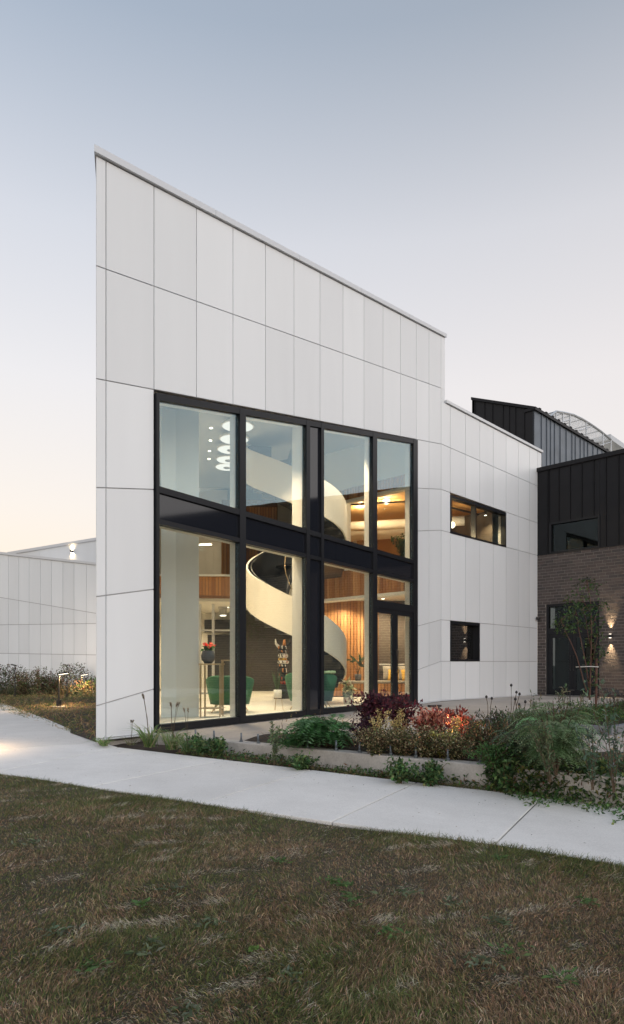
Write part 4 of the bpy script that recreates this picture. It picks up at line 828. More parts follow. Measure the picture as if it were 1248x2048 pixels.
# brass console with two frames
t = empty('console_table', (at(420, 0, 12.35).x, 12.35, 0), label='tall slim brass console table with the flower pot', cat='console table')
def at0(x, Y): return at(x, 0, Y).x
cxs = [(at0(401, 12.3), 12.3), (at0(410, 12.6), 12.6), (at0(440, 12.35), 12.35), (at0(446, 12.65), 12.65)]
for X, Y in cxs: MB().box((X - .015, Y - .015, 0), (.03, 0, 0), (0, .03, 0), (0, 0, .99)).build('leg', M['gold'], t)
tp_ = [(cxs[0][0] - .03, cxs[0][1] - .03), (cxs[2][0] + .03, cxs[2][1] - .03), (cxs[3][0] + .03, cxs[3][1] + .03), (cxs[1][0] - .03, cxs[1][1] + .03)]
MB().prism([(x, y, .992) for x, y in tp_], (0, 0, .028)).build('top', M['gold'], t); MB().prism([(x + .0, y, .16) for x, y in tp_], (0, 0, .018)).build('shelf', M['gold'], t)
t = empty('side_frame', (at0(455, 13.0), 13.0, 0), label='open brass frame stand behind the console table', cat='stand')
for X, Y in ((at0(443.5, 12.9), 12.9), (at0(465, 12.9), 12.9), (at0(466, 13.2), 13.2), (at0(446, 13.2), 13.2)): MB().box((X - .012, Y - .012, 0), (.024, 0, 0), (0, .024, 0), (0, 0, 1.07)).build('leg', M['gold'], t)
MB().prism([(at0(442, 12.9), 12.88, 1.072), (at0(467, 12.9), 12.88, 1.072), (at0(467.5, 13.2), 13.22, 1.072), (at0(444, 13.2), 13.22, 1.072)], (0, 0, .022)).build('top', M['gold'], t)
# bench and cushions
t = empty('bench', (2.0, 20.3, 0), label='cedar-slatted built-in bench with a grey seat pad along the back wall', cat='bench')
mb = MB(); slats(mb, Vector((.35, 20.1, 0)), Vector((3.25, 20.1, 0)), .03, .41); mb.build('slat', M['wood'], t, kind='stuff'); MB().box((.35, 20.105, .0), (2.9, 0, 0), (0, .83, 0), (0, 0, .415)).build('base', M['woodwall'], t); MB().box((.35, 20.07, .418), (2.9, 0, 0), (0, .86, 0), (0, 0, .075)).build('seat_pad', M['cushion'], t, bevel=.02)
def cushion(name, loc, w, h, tilt, rz, m, label, cat, grp):
    t = empty(name, loc, rz, None, None); mb = MB(); vs = []; fs = []; n = 10
    for sgn in (1, -1):
        for i in range(n + 1):
            for k in range(n + 1):
                u, v = i / n * 2 - 1, k / n * 2 - 1; th = .075 * (max(0, (1 - u ** 4) * (1 - v ** 4))) ** .5; z = (v + 1) / 2 * h; vs.append((u * w / 2 * (1 - .06 * (1 - abs(v)) ), sgn * th + z * tilt, z))
    N = (n + 1) ** 2
    for s_ in range(2):
        for i in range(n):
            for k in range(n): a = s_ * N + i * (n + 1) + k; fs.append((a, a + n + 1, a + n + 2, a + 1) if s_ == 0 else (a, a + 1, a + n + 2, a + n + 1))
    col.objects.unlink(t); bpy.data.objects.remove(t)
    o = mb.add(vs, fs).build(name, m, None, True); o.location = loc; o.rotation_euler = (0, 0, rz); return tag(o, label, cat, grp)
cushion('back_cushion', (at0(781, 20.8), 20.72, .497), .5, .46, .22, 0, M['cushion'], 'grey back cushion standing behind the left ochre pillow', 'cushion', 'cushions on the bench')
cushion('back_cushion', (at0(809, 20.8), 20.72, .497), .45, .46, .22, 0, M['cushion'], 'grey back cushion standing behind the right ochre pillow', 'cushion', 'cushions on the bench')
cushion('pillow', (at0(786, 20.4), 20.42, .497), .36, .34, .3, R(-25), M['yellow'], 'ochre pillow behind the meeting stiles of the entrance doors', 'pillow', 'pillows on the bench')
cushion('pillow', (at0(815, 20.4), 20.42, .497), .36, .34, .3, R(20), M['yellow'], 'ochre pillow at the right jamb of the entrance', 'pillow', 'pillows on the bench')
# carved painted totem on a dark block
t = empty('totem_sculpture', (-.86, 19.2, 0), label='tall painted totem sculpture in black, white, red and yellow on a dark block', cat='sculpture')
P0 = Vector((-.86, 19.2, 0)); MB().cbox(P0, .50, .42, .42).build('plinth', M['dark'], t, bevel=.01)
tm = [mat('totem_' + n_, c, .5) for n_, c in (('black', (.02, .02, .02)), ('white', (.75, .72, .66)), ('red', (.42, .05, .03)), ('yellow', (.70, .45, .08)), ('orange', (.55, .22, .06)))]
z = .422; seq = [(.19, .10, 2, 'foot'), (.18, .14, 0, 'drum'), (.13, .08, 0, 'ring'), (.16, .18, 0, 'drum'), (.15, .10, 0, 'ring'), (.17, .10, 1, 'drum'), (.13, .07, 3, 'ring'), (.15, .14, 1, 'drum'), (.16, .10, 0, 'ring'), (.16, .12, 0, 'head')]
for i, (r_, h_, c_, n_) in enumerate(seq):
    MB().lathe(P0 + Vector((random.uniform(-.02, .02), 0, z)), [(r_ * .8, 0), (r_, h_ * .3), (r_ * .97, h_ * .7), (r_ * .75, h_ - .002)], 12).build(n_, tm[c_], t, True)
    for k in range(3):                                 # raised painted strokes on each block
        a = R(-90 + (k - 1) * 42 + random.uniform(-8, 8)); q = P0 + Vector((math.cos(a) * r_ * .96, math.sin(a) * r_ * .96, z + h_ * .15)); MB().tube([q, q + Vector((random.uniform(-.03, .03), 0, h_ * .7))], .018, 6).build('stroke', tm[(1, 1, 2, 0, 4)[(i + k) % 5] if c_ == 0 else (0, 0, 2)[k]], t, True)
    z += h_
for sx, c_ in ((-1, 1), (1, 0)): MB().tube([P0 + Vector((sx * .10, 0, z - .05)), P0 + Vector((sx * .2, 0, z + .06)), P0 + Vector((sx * .22, 0, z + .2))], [.05, .035, .01], 8).build('horn', tm[c_], t, True)
MB().tube([P0 + Vector((.04, 0, z - .02)), P0 + Vector((.05, 0, z + .18))], [.06, .03], 8).build('crest', tm[4], t, True)

# ------------------------------------------------------------------ plants
class FB:                                              # blades and leaves: own colours per blade, built as one mesh
    def __init__(s): s.v = []; s.q = []; s.t = []; s.c = []; s.n = 0
    def leaves(s, b, d, L, W, c, nrm=None, fold=0.12):   # diamond leaves: foot, two sides, tip
        b = np.asarray(b, float); d = np.asarray(d, float); n = len(b); d = d / np.maximum(1e-6, np.linalg.norm(d, axis=1, keepdims=True))
        up = rng.normal(size=(n, 3)) * .6 + (0, 0, 1) if nrm is None else np.asarray(nrm, float)
        sd = np.cross(d, up); sd /= np.maximum(1e-6, np.linalg.norm(sd, axis=1, keepdims=True)); up = np.cross(sd, d)
        L = np.broadcast_to(L, n)[:, None]; W = np.broadcast_to(W, n)[:, None]
        v = np.stack([b, b + d * L * .42 + sd * W / 2 + up * L * fold, b + d * L - up * L * fold * .6, b + d * L * .42 - sd * W / 2 + up * L * fold], 1).reshape(-1, 3)
        i = np.arange(n)[:, None] * 4 + s.n; s.q.append(np.hstack([i, i + 1, i + 2, i + 3])); s.v.append(v); s.c.append(np.repeat(np.asarray(c, float), 4, 0)); s.n += 4 * n
    def blades(s, b, d, L, W, c, droop):                 # bent grass blades
        b = np.asarray(b, float); n = len(b); d = d / np.linalg.norm(d, axis=1, keepdims=True)
        sd = np.cross(d, rng.normal(size=(n, 3))); sd /= np.linalg.norm(sd, axis=1, keepdims=True)
        L = np.broadcast_to(L, n)[:, None]; W = np.broadcast_to(W, n)[:, None]; dr = np.broadcast_to(droop, n)[:, None]
        h = d.copy(); h[:, 2] = 0; h += rng.normal(size=(n, 3)) * .1 * (1, 1, 0); h /= np.maximum(1e-6, np.linalg.norm(h, axis=1, keepdims=True))
        m = b + d * L * .5 + h * L * dr * .15; t = b + d * L * .86 + h * L * dr * .75 - np.array([0, 0, 1.]) * L * dr * .45
        v = np.stack([b - sd * W / 2, b + sd * W / 2, m + sd * W * .42, m - sd * W * .42, t], 1).reshape(-1, 3)
        i = np.arange(n)[:, None] * 5 + s.n; s.q.append(np.hstack([i, i + 1, i + 2, i + 3])); s.t.append(np.hstack([i + 3, i + 2, i + 4])); s.v.append(v); s.c.append(np.repeat(np.asarray(c, float), 5, 0)); s.n += 5 * n
    def build(s, name, m, parent=None, **kw):
        v = np.concatenate(s.v); c = np.concatenate(s.c); b = base.get(parent.name, Vector()) if parent else Vector(); v = v - np.array(b)
        q = np.concatenate(s.q) if s.q else np.zeros((0, 4), int); t = np.concatenate(s.t) if s.t else np.zeros((0, 3), int)
        me = bpy.data.meshes.new(name); me.vertices.add(len(v)); me.vertices.foreach_set('co', v.astype(np.float32).ravel())
        li = np.concatenate([q.ravel(), t.ravel()]); me.loops.add(len(li)); me.loops.foreach_set('vertex_index', li.astype(np.int32))
        me.polygons.add(len(q) + len(t)); me.polygons.foreach_set('loop_start', np.concatenate([np.arange(len(q)) * 4, len(q) * 4 + np.arange(len(t)) * 3]).astype(np.int32))
        me.update(calc_edges=True); me.validate()
        a = me.color_attributes.new('Col', 'FLOAT_COLOR', 'POINT'); a.data.foreach_set('color', np.hstack([np.clip(c, 0, 1), np.ones((len(c), 1))]).astype(np.float32).ravel())
        o = bpy.data.objects.new(name, me); col.objects.link(o); me.materials.append(m)
        if parent: o.parent = parent; base[o.name] = b
        return tag(o, kw.get('label'), kw.get('cat'), kw.get('group'), kw.get('kind'))
LIFT = 1.95
def pick(pal, n, jit=.2):
    p = LIFT * np.asarray(pal, float)[rng.integers(0, len(pal), n)]; return p * (1 + rng.normal(size=(n, 1)) * jit) * (1 + rng.normal(size=(n, 3)) * jit * .25)
def unit(n, up=0.0):
    d = rng.normal(size=(n, 3)); d[:, 2] += up; return d / np.linalg.norm(d, axis=1, keepdims=True)
def stems_of(root, loc, n, h, spread, r=.006, m=None, lean=(0, 0)):  # returns stem polylines; builds one stem part
    mb = MB(); out = []
    for k in range(n):
        a = rng.uniform(0, 2 * math.pi); s = spread * rng.uniform(.15, 1); hh = h * rng.uniform(.7, 1.05)
        p = [Vector((loc[0] + math.cos(a) * .03 * i_ * 0 + math.cos(a) * s * (i_ / 5) ** 1.3 + lean[0] * i_ / 5, loc[1] + math.sin(a) * s * (i_ / 5) ** 1.3 + lean[1] * i_ / 5, loc[2] - .02 + hh * (i_ / 5) - .12 * s * (i_ / 5) ** 3)) + Vector(rng.normal(size=3) * .006) for i_ in range(6)]
        mb.tube(p, [r * (1 - .13 * i_) for i_ in range(6)], 5); out.append(np.array([tuple(q) for q in p]))
    mb.build('stems', m or M['stem'], root, kind='stuff'); return out
def along(stems, n, lo=.15, hi=1.0):
    k = rng.integers(0, len(stems), n); t = rng.uniform(lo, hi, n) * 5; i = np.minimum(4, t.astype(int)); f = (t - i)[:, None]; S = np.stack(stems)
    return S[k, i] * (1 - f) + S[k, i + 1] * f, S[k, i + 1] - S[k, i]

def leafy(name, loc, h, spread, nst, nleaf, L, W, pal, label, cat='plant', group=None, lo=.15, up=.2, r=.006, jit=.2, stemm=None, lean=(0, 0), scatter=.02):
    t = empty(name, loc, label=label, cat=cat, group=group); st_ = stems_of(t, loc, nst, h, spread, r, stemm, lean)
    b, d = along(st_, nleaf, lo); f = FB(); dd = d / np.linalg.norm(d, axis=1, keepdims=True) * .5 + unit(nleaf, up)
    f.leaves(b + rng.normal(size=(nleaf, 3)) * scatter, dd, rng.uniform(.6, 1.2, nleaf) * L, rng.uniform(.7, 1.2, nleaf) * W, pick(pal, nleaf, jit)); f.build('foliage', M['leaf'], t); return t, st_
def ferny(name, loc, h, spread, nfr, pal, label, cat='shrub', leaf=.055, wid=.016, pairs=13, fl=.42, nst=9, stemm=None):   # pinnate fronds arching out from stems
    t = empty(name, loc, label=label, cat=cat); st_ = stems_of(t, loc, nst, h, spread, .009, stemm); f = FB()
    b, d = along(st_, nfr, .3)
    for i in range(nfr):
        a = rng.uniform(0, 2 * math.pi); o = np.array([b[i][0] - loc[0], b[i][1] - loc[1], 0]); o = o / (np.linalg.norm(o) + .05) * .8 + np.array([math.cos(a), math.sin(a), 0]) * .8; o /= np.linalg.norm(o); LL = fl * rng.uniform(.6, 1.1)
        s_ = np.linspace(.08, 1, pairs); rise = rng.uniform(.25, .75)
        P = b[i] + o * (LL * s_[:, None] * (1 - .12 * s_[:, None])) + np.array([0, 0, 1.]) * (LL * (rise * s_ - (rise * .75 + .38) * s_ ** 2))[:, None]
        sd = np.cross(o, (0, 0, 1)); ll = leaf * (1.15 - .75 * np.abs(s_ - .35)) * rng.uniform(.85, 1.15); cc = pick(pal, 1, .22)
        for sg in (1, -1):
            D = sd * sg + o * .45 + np.array([0, 0, -.25 + .1 * rng.normal()]); f.leaves(P, np.repeat(D[None], pairs, 0) + rng.normal(size=(pairs, 3)) * .12, ll, wid, np.repeat(cc, pairs, 0) * rng.uniform(.85, 1.15, (pairs, 1)), np.repeat(np.array([[0, 0, 1.]]), pairs, 0), .05)
    f.build('fronds', M['leaf'], t); return t
GREEN = [(.035, .075, .025), (.05, .10, .03), (.03, .06, .022), (.065, .11, .04)]
def bed(u, v): return mu(u, v, PZ + .03)
def bpx(x, y, h=PZ + .03): return ground(x, y, h)

p = bpx(655, 1492); ferny('sumac_shrub', (p.x, p.y, p.z), .46, .34, 120, [(.055, .13, .045), (.075, .16, .06), (.045, .10, .038), (.095, .18, .08)], 'bright green shrub with drooping feathery fronds behind the curb', leaf=.105, wid=.030, pairs=11, fl=.42, nst=10)
p = bpx(600, 1490); ferny('sumac_shrub', (p.x, p.y, p.z), .22, .2, 34, [(.045, .105, .035), (.06, .13, .045), (.075, .15, .06)], 'small drooping green frond plant at the left end of the planting bed', leaf=.095, wid=.026, pairs=11, fl=.38, nst=6)
p = bpx(745, 1470); leafy('smoke_bush', (p.x, p.y, p.z), .66, .36, 24, 1700, .075, .036, [(.055, .014, .022), (.035, .012, .02), (.085, .02, .028), (.028, .012, .02)], 'dark purple leaved bush in front of the entrance door', 'shrub', up=.5, scatter=.035)
p = bpx(800, 1466); leafy('smoke_bush', (p.x, p.y, p.z), .62, .36, 20, 1300, .07, .034, [(.075, .018, .024), (.045, .013, .02), (.11, .026, .03), (.03, .012, .018)], 'reddish purple bush right of the dark purple one, before the doors', 'shrub', up=.5, scatter=.035)
p = bpx(728, 1496); leafy('smoke_bush', (p.x, p.y, p.z), .42, .2, 12, 700, .06, .026, [(.035, .012, .022), (.025, .011, .02)], 'low purple black sprig between the green fronds and the cream speckled cushion', 'shrub', up=.5)
SPK = [(.25, .20, .105), (.12, .08, .04), (.05, .065, .026), (.32, .27, .16), (.09, .05, .028), (.035, .045, .02), (.045, .06, .022)]
for x, y, s_, lb_ in ((752, 1506, 1.0, 'cream speckled low bush at the foot of the dark purple bush'), (806, 1508, 1.0, 'cream speckled low bush below the goldenrod sprays'), (855, 1512, 1.05, 'cream and rust speckled low bush left of the garden light'), (905, 1516, .9, 'cream speckled low bush right of the garden light')):
    p = bpx(x, y); leafy('speckled_shrub', (p.x, p.y, p.z), .34 * s_, .36 * s_, 34, 2700, .030, .017, SPK, lb_, 'shrub', 'speckled low bushes behind the curb', lo=.1, scatter=.035, jit=.3)
def spray(x, y, h, lean, label):                       # goldenrod: arching stem with a plume of tiny flowers
    p = bpx(x, y); t = empty('goldenrod', p, label=label, cat='plant', group='goldenrod sprays above the speckled bushes'); st_ = stems_of(t, p, 5, h, .16, .004, None, lean)
    f = FB(); b, d = along(st_, 330, .55); f.leaves(b + rng.normal(size=b.shape) * .015, unit(330, .3), .030, .012, pick([(.40, .31, .13), (.32, .25, .10), (.48, .39, .20)], 330)); f.build('plume', M['leaf'], t)
    f = FB(); b, d = along(st_, 130, .05, .6); f.leaves(b, unit(130, .2), .07, .012, pick(GREEN, 130)); f.build('foliage', M['leaf'], t)
spray(768, 1500, .60, (-.08, 0), 'pale goldenrod spray leaning left before the dark purple bush'); spray(790, 1500, .52, (.12, 0), 'pale goldenrod spray leaning right before the dark purple bush'); spray(825, 1500, .46, (-.22, 0), 'low arching goldenrod spray beside the red shrub'); spray(905, 1498, .42, (.05, .05), 'yellow goldenrod spray right of the garden light post')
RED = [(.27, .075, .055), (.17, .04, .03), (.34, .14, .10), (.10, .028, .024), (.38, .20, .14)]
p = bpx(862, 1500); leafy('red_shrub', (p.x, p.y, p.z), .50, .30, 30, 1900, .085, .026, RED, 'coral red shrub lit by the garden light, left of its post', 'shrub', up=.8, scatter=.03)
p = bpx(918, 1490); leafy('red_shrub', (p.x, p.y, p.z), .46, .26, 26, 1500, .085, .026, [(.16, .035, .026), (.24, .06, .045), (.08, .022, .02), (.31, .13, .095)], 'dark red shrub right of the garden light post', 'shrub', up=.8, scatter=.03)
LIME = [(.32, .30, .07), (.42, .40, .14), (.22, .24, .06), (.50, .46, .22)]
p = bpx(885, 1512); leafy('lime_perennial', (p.x, p.y, p.z), .30, .22, 18, 700, .05, .03, LIME, 'lime yellow perennial at the foot of the garden light', up=.2)
p = bpx(940, 1490); leafy('lime_perennial', (p.x, p.y, p.z), .34, .2, 14, 500, .05, .03, LIME, 'pale yellow perennial right of the dark red shrub', up=.2)
MIX = [(.05, .07, .03), (.035, .05, .022), (.10, .06, .035), (.16, .10, .055), (.06, .075, .04)]
for x, y, h, nl, pal, lb_ in ((965, 1515, .46, 1500, MIX + [(.20, .11, .05)], 'rusty brown and green perennial clump right of the speckled bushes'), (1000, 1500, .52, 1500, [(.035, .045, .022), (.075, .045, .035), (.05, .065, .03)], 'dark bronze arching perennial behind the rusty clump'), (1040, 1512, .50, 1700, [(.06, .085, .045), (.045, .07, .035), (.14, .15, .11), (.035, .05, .025)], 'grey green perennial with pale specks left of the big feathery shrub'), (985, 1532, .26, 900, [(.05, .10, .03), (.035, .075, .025)], 'low fresh green clump at the curb below the rusty perennial')):
    p = bpx(x, y); leafy('perennial', (p.x, p.y, p.z), h, .36, 30, nl, .058, .016, pal, lb_, 'plant', up=.35, scatter=.025, jit=.28)
ART = [(.125, .18, .09), (.10, .15, .07), (.165, .215, .12), (.08, .12, .05)]
p = bpx(1112, 1545); ferny('feathery_shrub', (p.x, p.y, p.z), .70, .36, 280, ART, 'large grey green feathery shrub at the right end of the planting bed', leaf=.062, wid=.012, pairs=14, fl=.34, nst=26)
p = bpx(1070, 1532); ferny('feathery_shrub', (p.x, p.y, p.z), .5, .34, 170, [(.075, .115, .065), (.055, .09, .045), (.12, .12, .07)], 'smaller dull green feathery shrub on the left flank of the large one', leaf=.055, wid=.011, pairs=13, fl=.28, nst=14)
def seedhead(x, y, h, label, n=3, lean=(0, 0)):
    p = bpx(x, y); t = empty('coneflower', p, label=label, cat='plant'); mb = MB(); hb = MB()
    for k in range(n):
        q = [p + Vector((lean[0] * i / 4 + rng.normal() * .01 + .05 * (k - n / 2) * i / 4, lean[1] * i / 4, h * rng.uniform(.8, 1) * i / 4)) for i in range(5)]; mb.tube(q, .004, 5); hb.lathe(q[-1], [(.008, -.01), (.017, .0), (.014, .016), (.005, .026)], 8)
    mb.build('stem', M['stem'], t, kind='stuff'); hb.build('seed_head', M['dark'], t, True, kind='stuff'); f = FB(); b = np.array([tuple(p + Vector((rng.normal() * .05, rng.normal() * .05, rng.uniform(.02, h * .6)))) for _ in range(60)]); f.leaves(b, unit(60, .2), .06, .014, pick(MIX, 60)); f.build('foliage', M['leaf'], t)
for x, y, h, lb_ in ((1075, 1520, .78, 'tall thin leafy stems rising through the left feathery shrub'), (1135, 1540, .86, 'tall thin leafy stems rising through the large feathery shrub'), (1100, 1560, .6, 'loose stems with narrow leaves before the feathery shrub')):
    p = bpx(x, y); leafy('stemmy_perennial', (p.x, p.y, p.z), h, .22, 12, 520, .055, .013, [(.075, .10, .055), (.055, .085, .04), (.11, .10, .06)], lb_, 'plant', up=.6, jit=.3, r=.0035, scatter=.012)
seedhead(982, 1500, .75, 'pair of dark coneflower seed heads standing above the rusty clump', 2); seedhead(1018, 1500, .80, 'tall thin seed heads leaning right above the bronze perennial', 3, (.10, 0)); seedhead(1045, 1510, .66, 'pinkish seed stalks left of the feathery shrub', 3)

f = FB(); n_ = 2600; vv = rng.uniform(2.3, 9.0, n_); uu = rng.uniform(.02, .95, n_); B_ = np.array([tuple(mu(1.07 + a, b, PZ + .02)) for a, b in zip(uu, vv)])
f.blades(B_, unit(n_, 1.3), rng.uniform(.10, .40, n_), rng.uniform(.004, .009, n_), pick([(.07, .10, .035), (.10, .085, .045), (.20, .15, .08), (.05, .07, .028), (.14, .07, .05)], n_, .25), rng.uniform(.2, 1.0, n_))
n_ = 1700; vv = rng.uniform(2.3, 9.0, n_); uu = rng.uniform(.02, .95, n_); B_ = np.array([tuple(mu(1.07 + a, b, PZ + .03)) for a, b in zip(uu, vv)]); B_[:, 2] += rng.uniform(0, 1, n_) ** 1.5 * .36
f.leaves(B_, unit(n_, .3), rng.uniform(.02, .06, n_), rng.uniform(.008, .022, n_), pick([(.05, .08, .03), (.035, .05, .022), (.17, .11, .055), (.11, .05, .035), (.09, .11, .05), (.26, .20, .10)], n_, .3)); f.build('bed_grasses', M['leaf'], kind='stuff', label='thin grasses and dry leaves mingled through the planting bed')
mb = MB()
for k in range(46): q = mu(1.07 + rng.uniform(.05, .9), rng.uniform(2.4, 8.8), PZ); h = rng.uniform(.30, .62); mb.tube([q, q + Vector((rng.normal() * .05, rng.normal() * .05, h * .6)), q + Vector((rng.normal() * .10, rng.normal() * .10, h))], [.0035, .003, .0015], 4)
mb.build('dry_stalks', M['stem'], kind='stuff', label='thin dry stalks standing in the planting bed')
# weeds: the strip in front of the curb is a mass nobody could count; single marked weeds are things
f = FB(); nW = 5200
def strip_pt(v, t):
    a = mu(0.84, v, 0); lo = meet(a, Vector((-MAIN.d[0], -MAIN.d[1], 0)), farA, farB); q = a.lerp(lo, t); return (q.x, q.y, hs(q.x) + .01 * (1 - t))
vs_ = rng.uniform(1.2, 9.2, nW) ; dens = .25 + .75 * (np.sin(vs_ * 3.1) * .5 + .5); vs_ = vs_[rng.uniform(size=nW) < np.clip(dens * .5 + (vs_ > 5.6) * .6, 0, 1)]
B_ = np.array([strip_pt(v, rng.uniform(.0, 1.0) ** 1.2) for v in vs_]); n_ = len(B_); big = np.clip((vs_ - 4.8) / 1.8, 0, 1)
B_[:, 2] += rng.uniform(0, 1, n_) * (.06 + .24 * big)
f.leaves(B_, unit(n_, .35), rng.uniform(.03, .075, n_), rng.uniform(.014, .034, n_), pick(GREEN + [(.03, .05, .02), (.085, .10, .035), (.11, .06, .035), (.04, .065, .03)], n_, .28))
nb_ = 6400; vs2 = rng.uniform(5.5, 9.4, nb_); B2 = np.array([strip_pt(v, rng.uniform(-.1, 1.12)) for v in vs2]); B2[:, 2] += rng.uniform(0, 1, nb_) ** 1.3 * (.30 + .22 * np.sin(vs2 * 4.1) ** 2)
f.leaves(B2, unit(nb_, .3), rng.uniform(.035, .085, nb_), rng.uniform(.016, .04, nb_), pick([(.03, .062, .024), (.045, .085, .03), (.025, .048, .02), (.07, .10, .035), (.10, .10, .03)], nb_, .3))
n3_ = 2200; vs3 = rng.uniform(1.2, 8.5, n3_); B3 = np.array([strip_pt(v, rng.uniform(.1, 1.03)) for v in vs3]); f.blades(B3, unit(n3_, .9), rng.uniform(.03, .12, n3_), .006, pick([(.07, .10, .03), (.10, .09, .04), (.05, .08, .025), (.16, .11, .06)], n3_, .25), rng.uniform(.2, .9, n3_))
f.build('weeds', M['leaf'], kind='stuff', label='low tangle of weeds and creepers along the foot of the curb')
def weed_px(x, y): return on_walk(x, y, .02)
def tuft(x, y, h, nbl, label, pal, seeds=0, w=.011, spread=.5, name='grass_tuft', nz=None):
    p = weed_px(x, y) if nz is None else ground(x, y, nz); h *= 1.35; t = empty(name, p, label=label, cat='grass tuft', group='grass tufts at the corner of the tall facade' if 'corner' in label or 'window' in label else None); f = FB()
    b = np.array(p) + rng.normal(size=(nbl, 3)) * (.035, .035, 0); d = unit(nbl) * (spread, spread, 0) + (0, 0, 1.); f.blades(b, d, rng.uniform(.45, 1, nbl) * h, rng.uniform(.6, 1.2, nbl) * w, pick(pal, nbl), rng.uniform(.2, 1.0, nbl)); f.build('blades', M['grass'], t)
    if seeds:
        mb = MB(); sb = FB()
        for k in range(seeds):
            a = rng.uniform(-.6, .6); q = [p + Vector((math.sin(a) * h * .35 * (i / 6) ** 1.6, rng.normal() * .01, h * 1.35 * (i / 6) - (.12 * h if i == 6 else 0))) for i in range(7)]; mb.tube(q, .0025, 5)
            c0 = np.array(q[5]); dq = np.array(q[6]) - c0; ss = rng.uniform(0, 1, 90)[:, None]; sb.leaves(c0 + dq * ss + rng.normal(size=(90, 3)) * .004, unit(90) + dq * 3, .016, .005, pick([(.10, .07, .05), (.16, .12, .07)], 90))
        mb.build('stalk', M['stem'], t, kind='stuff'); sb.build('seed_spike', M['leaf'], t)
    return t
GR = [(.09, .14, .045), (.06, .11, .035), (.13, .16, .06), (.17, .16, .08)]
tuft(298, 1494, .46, 90, 'tall foxtail grass tuft at the lower corner of the first facade panels', GR, 3, .014)
tuft(345, 1499, .40, 120, 'dense grass tuft with thin seed spikes below the window wall', GR, 4, .010); tuft(375, 1503, .36, 130, 'spreading grass tuft right of the dense one below the window wall', [(.07, .12, .045), (.05, .09, .035), (.14, .15, .07)], 2, .009, .7)
tuft(262, 1490, .22, 40, 'sparse dry grass tuft at the left corner of the facade foundation', [(.14, .12, .07), (.09, .10, .05)], 2, .006, .9); tuft(210, 1492, .20, 60, 'small dark green tuft at the very left corner of the facade', GR, 0, .012, .8)
tuft(925, 1553, .34, 110, 'upright green grass tuft in front of the curb', [(.05, .10, .03), (.07, .12, .04), (.15, .14, .06)], 0, .008, .35)
p = weed_px(548, 1528); leafy('stem_weed', p, .62, .10, 4, 330, .05, .018, [(.075, .105, .055), (.10, .13, .07)], 'tall single-stemmed weed before the curb left of the green fronds', 'weed', up=.6, r=.004, scatter=.008)
for x, y, h, lb_ in ((405, 1511, .24, 'bushy dark weed at the curb left of the first bolts'), (435, 1514, .24, 'bushy dark weed under the first curb bolts'), (600, 1540, .16, 'broad-leaved weed low at the curb below the green fronds'), (800, 1567, .24, 'leafy weed reaching the curb top below the speckled bush'), (860, 1572, .26, 'leafy weed below the garden light, before the curb'), (1010, 1586, .36, 'dark leafy weed hiding the curb end'), (1235, 1606, .42, 'dark trailing weed at the right edge of the sidewalk'), (1110, 1590, .36, 'bright leafy weed spilling over the sidewalk joint'), (1170, 1600, .42, 'dense weed below the low feathery shrub')):
    p = weed_px(x, y - 4); leafy('leafy_weed', p, h, .22, 16, int(500 * (1 + h)), .06, .03, [(.042, .09, .035), (.065, .12, .042), (.032, .06, .026), (.10, .13, .05)], lb_, 'weed', up=.3, jit=.3)
for x, y, h, lb_ in ((1228, 1580, .95, 'thin twiggy weed with blue green leaves at the right edge'), (1185, 1575, .62, 'twiggy weed with small leaves against the pale patio')):
    p = bpx(x, y); leafy('twig_weed', p, h, .26, 6, 190, .055, .02, [(.05, .08, .05), (.07, .10, .07)], lb_, 'weed', up=.3, r=.004, scatter=.006)
# creepers over the sidewalk edge
f = FB(); nc = 420; cx_ = rng.uniform(1010, 1260, nc); cy_ = 1588 + (cx_ - 1010) * .135 + rng.uniform(-10, 16, nc) * (.4 + .6 * (np.sin(cx_ * .06) > 0)) + (cx_ > 1225) * rng.uniform(0, 26, nc)
f.leaves(np.array([tuple(on_walk(a, b, .012)) for a, b in zip(cx_, cy_)]) + rng.uniform(0, .04, (nc, 1)) * (0, 0, 1), unit(nc, .2), rng.uniform(.02, .055, nc), rng.uniform(.015, .035, nc), pick(GREEN + [(.09, .11, .04)], nc, .3)); f.build('creepers', M['leaf'], kind='stuff', label='creepers spilling over the right edge of the sidewalk')

# the raised bed with the young tree
Kc = Vector((4.60, 10.0, 0)); ba, bb = Vector((.708, .706, 0)), Vector((-.706, .708, 0))
tb = empty('tree_bed', Kc + ba * 3 + bb * 1.1 + Vector((0, 0, PZ)), label='long low bed edged with grey stone around the young tree', cat='planting bed')
Lb, Wb, e_ = 6.2, 2.2, .11
for o_, a_, b_, n_ in ((Kc, ba * Lb, bb * e_, 4), (Kc + bb * (Wb - e_), ba * Lb, bb * e_, 4), (Kc + bb * e_, bb * (Wb - 2 * e_), ba * e_, 2), (Kc + ba * (Lb - e_) + bb * e_, bb * (Wb - 2 * e_), ba * e_, 2)):
    for i in range(n_): MB().box(o_ + a_ * (i / n_) + a_.normalized() * .003 + Vector((0, 0, PZ + .004)), a_ / n_ - a_.normalized() * .006, b_, (0, 0, .13)).build('edge_stone', M['bluestone'], tb, bevel=.006)
MB().box(Kc + ba * e_ + bb * e_ + Vector((0, 0, PZ + .004)), ba * (Lb - 2 * e_), bb * (Wb - 2 * e_), (0, 0, .09)).build('bed_soil', M['soil'], tb)
f = FB(); ng = 9000; a_ = rng.uniform(.15, Lb - .15, ng); b_ = rng.uniform(.14, Wb - .14, ng); hh = .06 + .20 * (np.sin(a_ * 2.3 + b_) * .5 + .5) * (np.sin(b_ * 3.1 + a_ * .7) * .5 + .6)
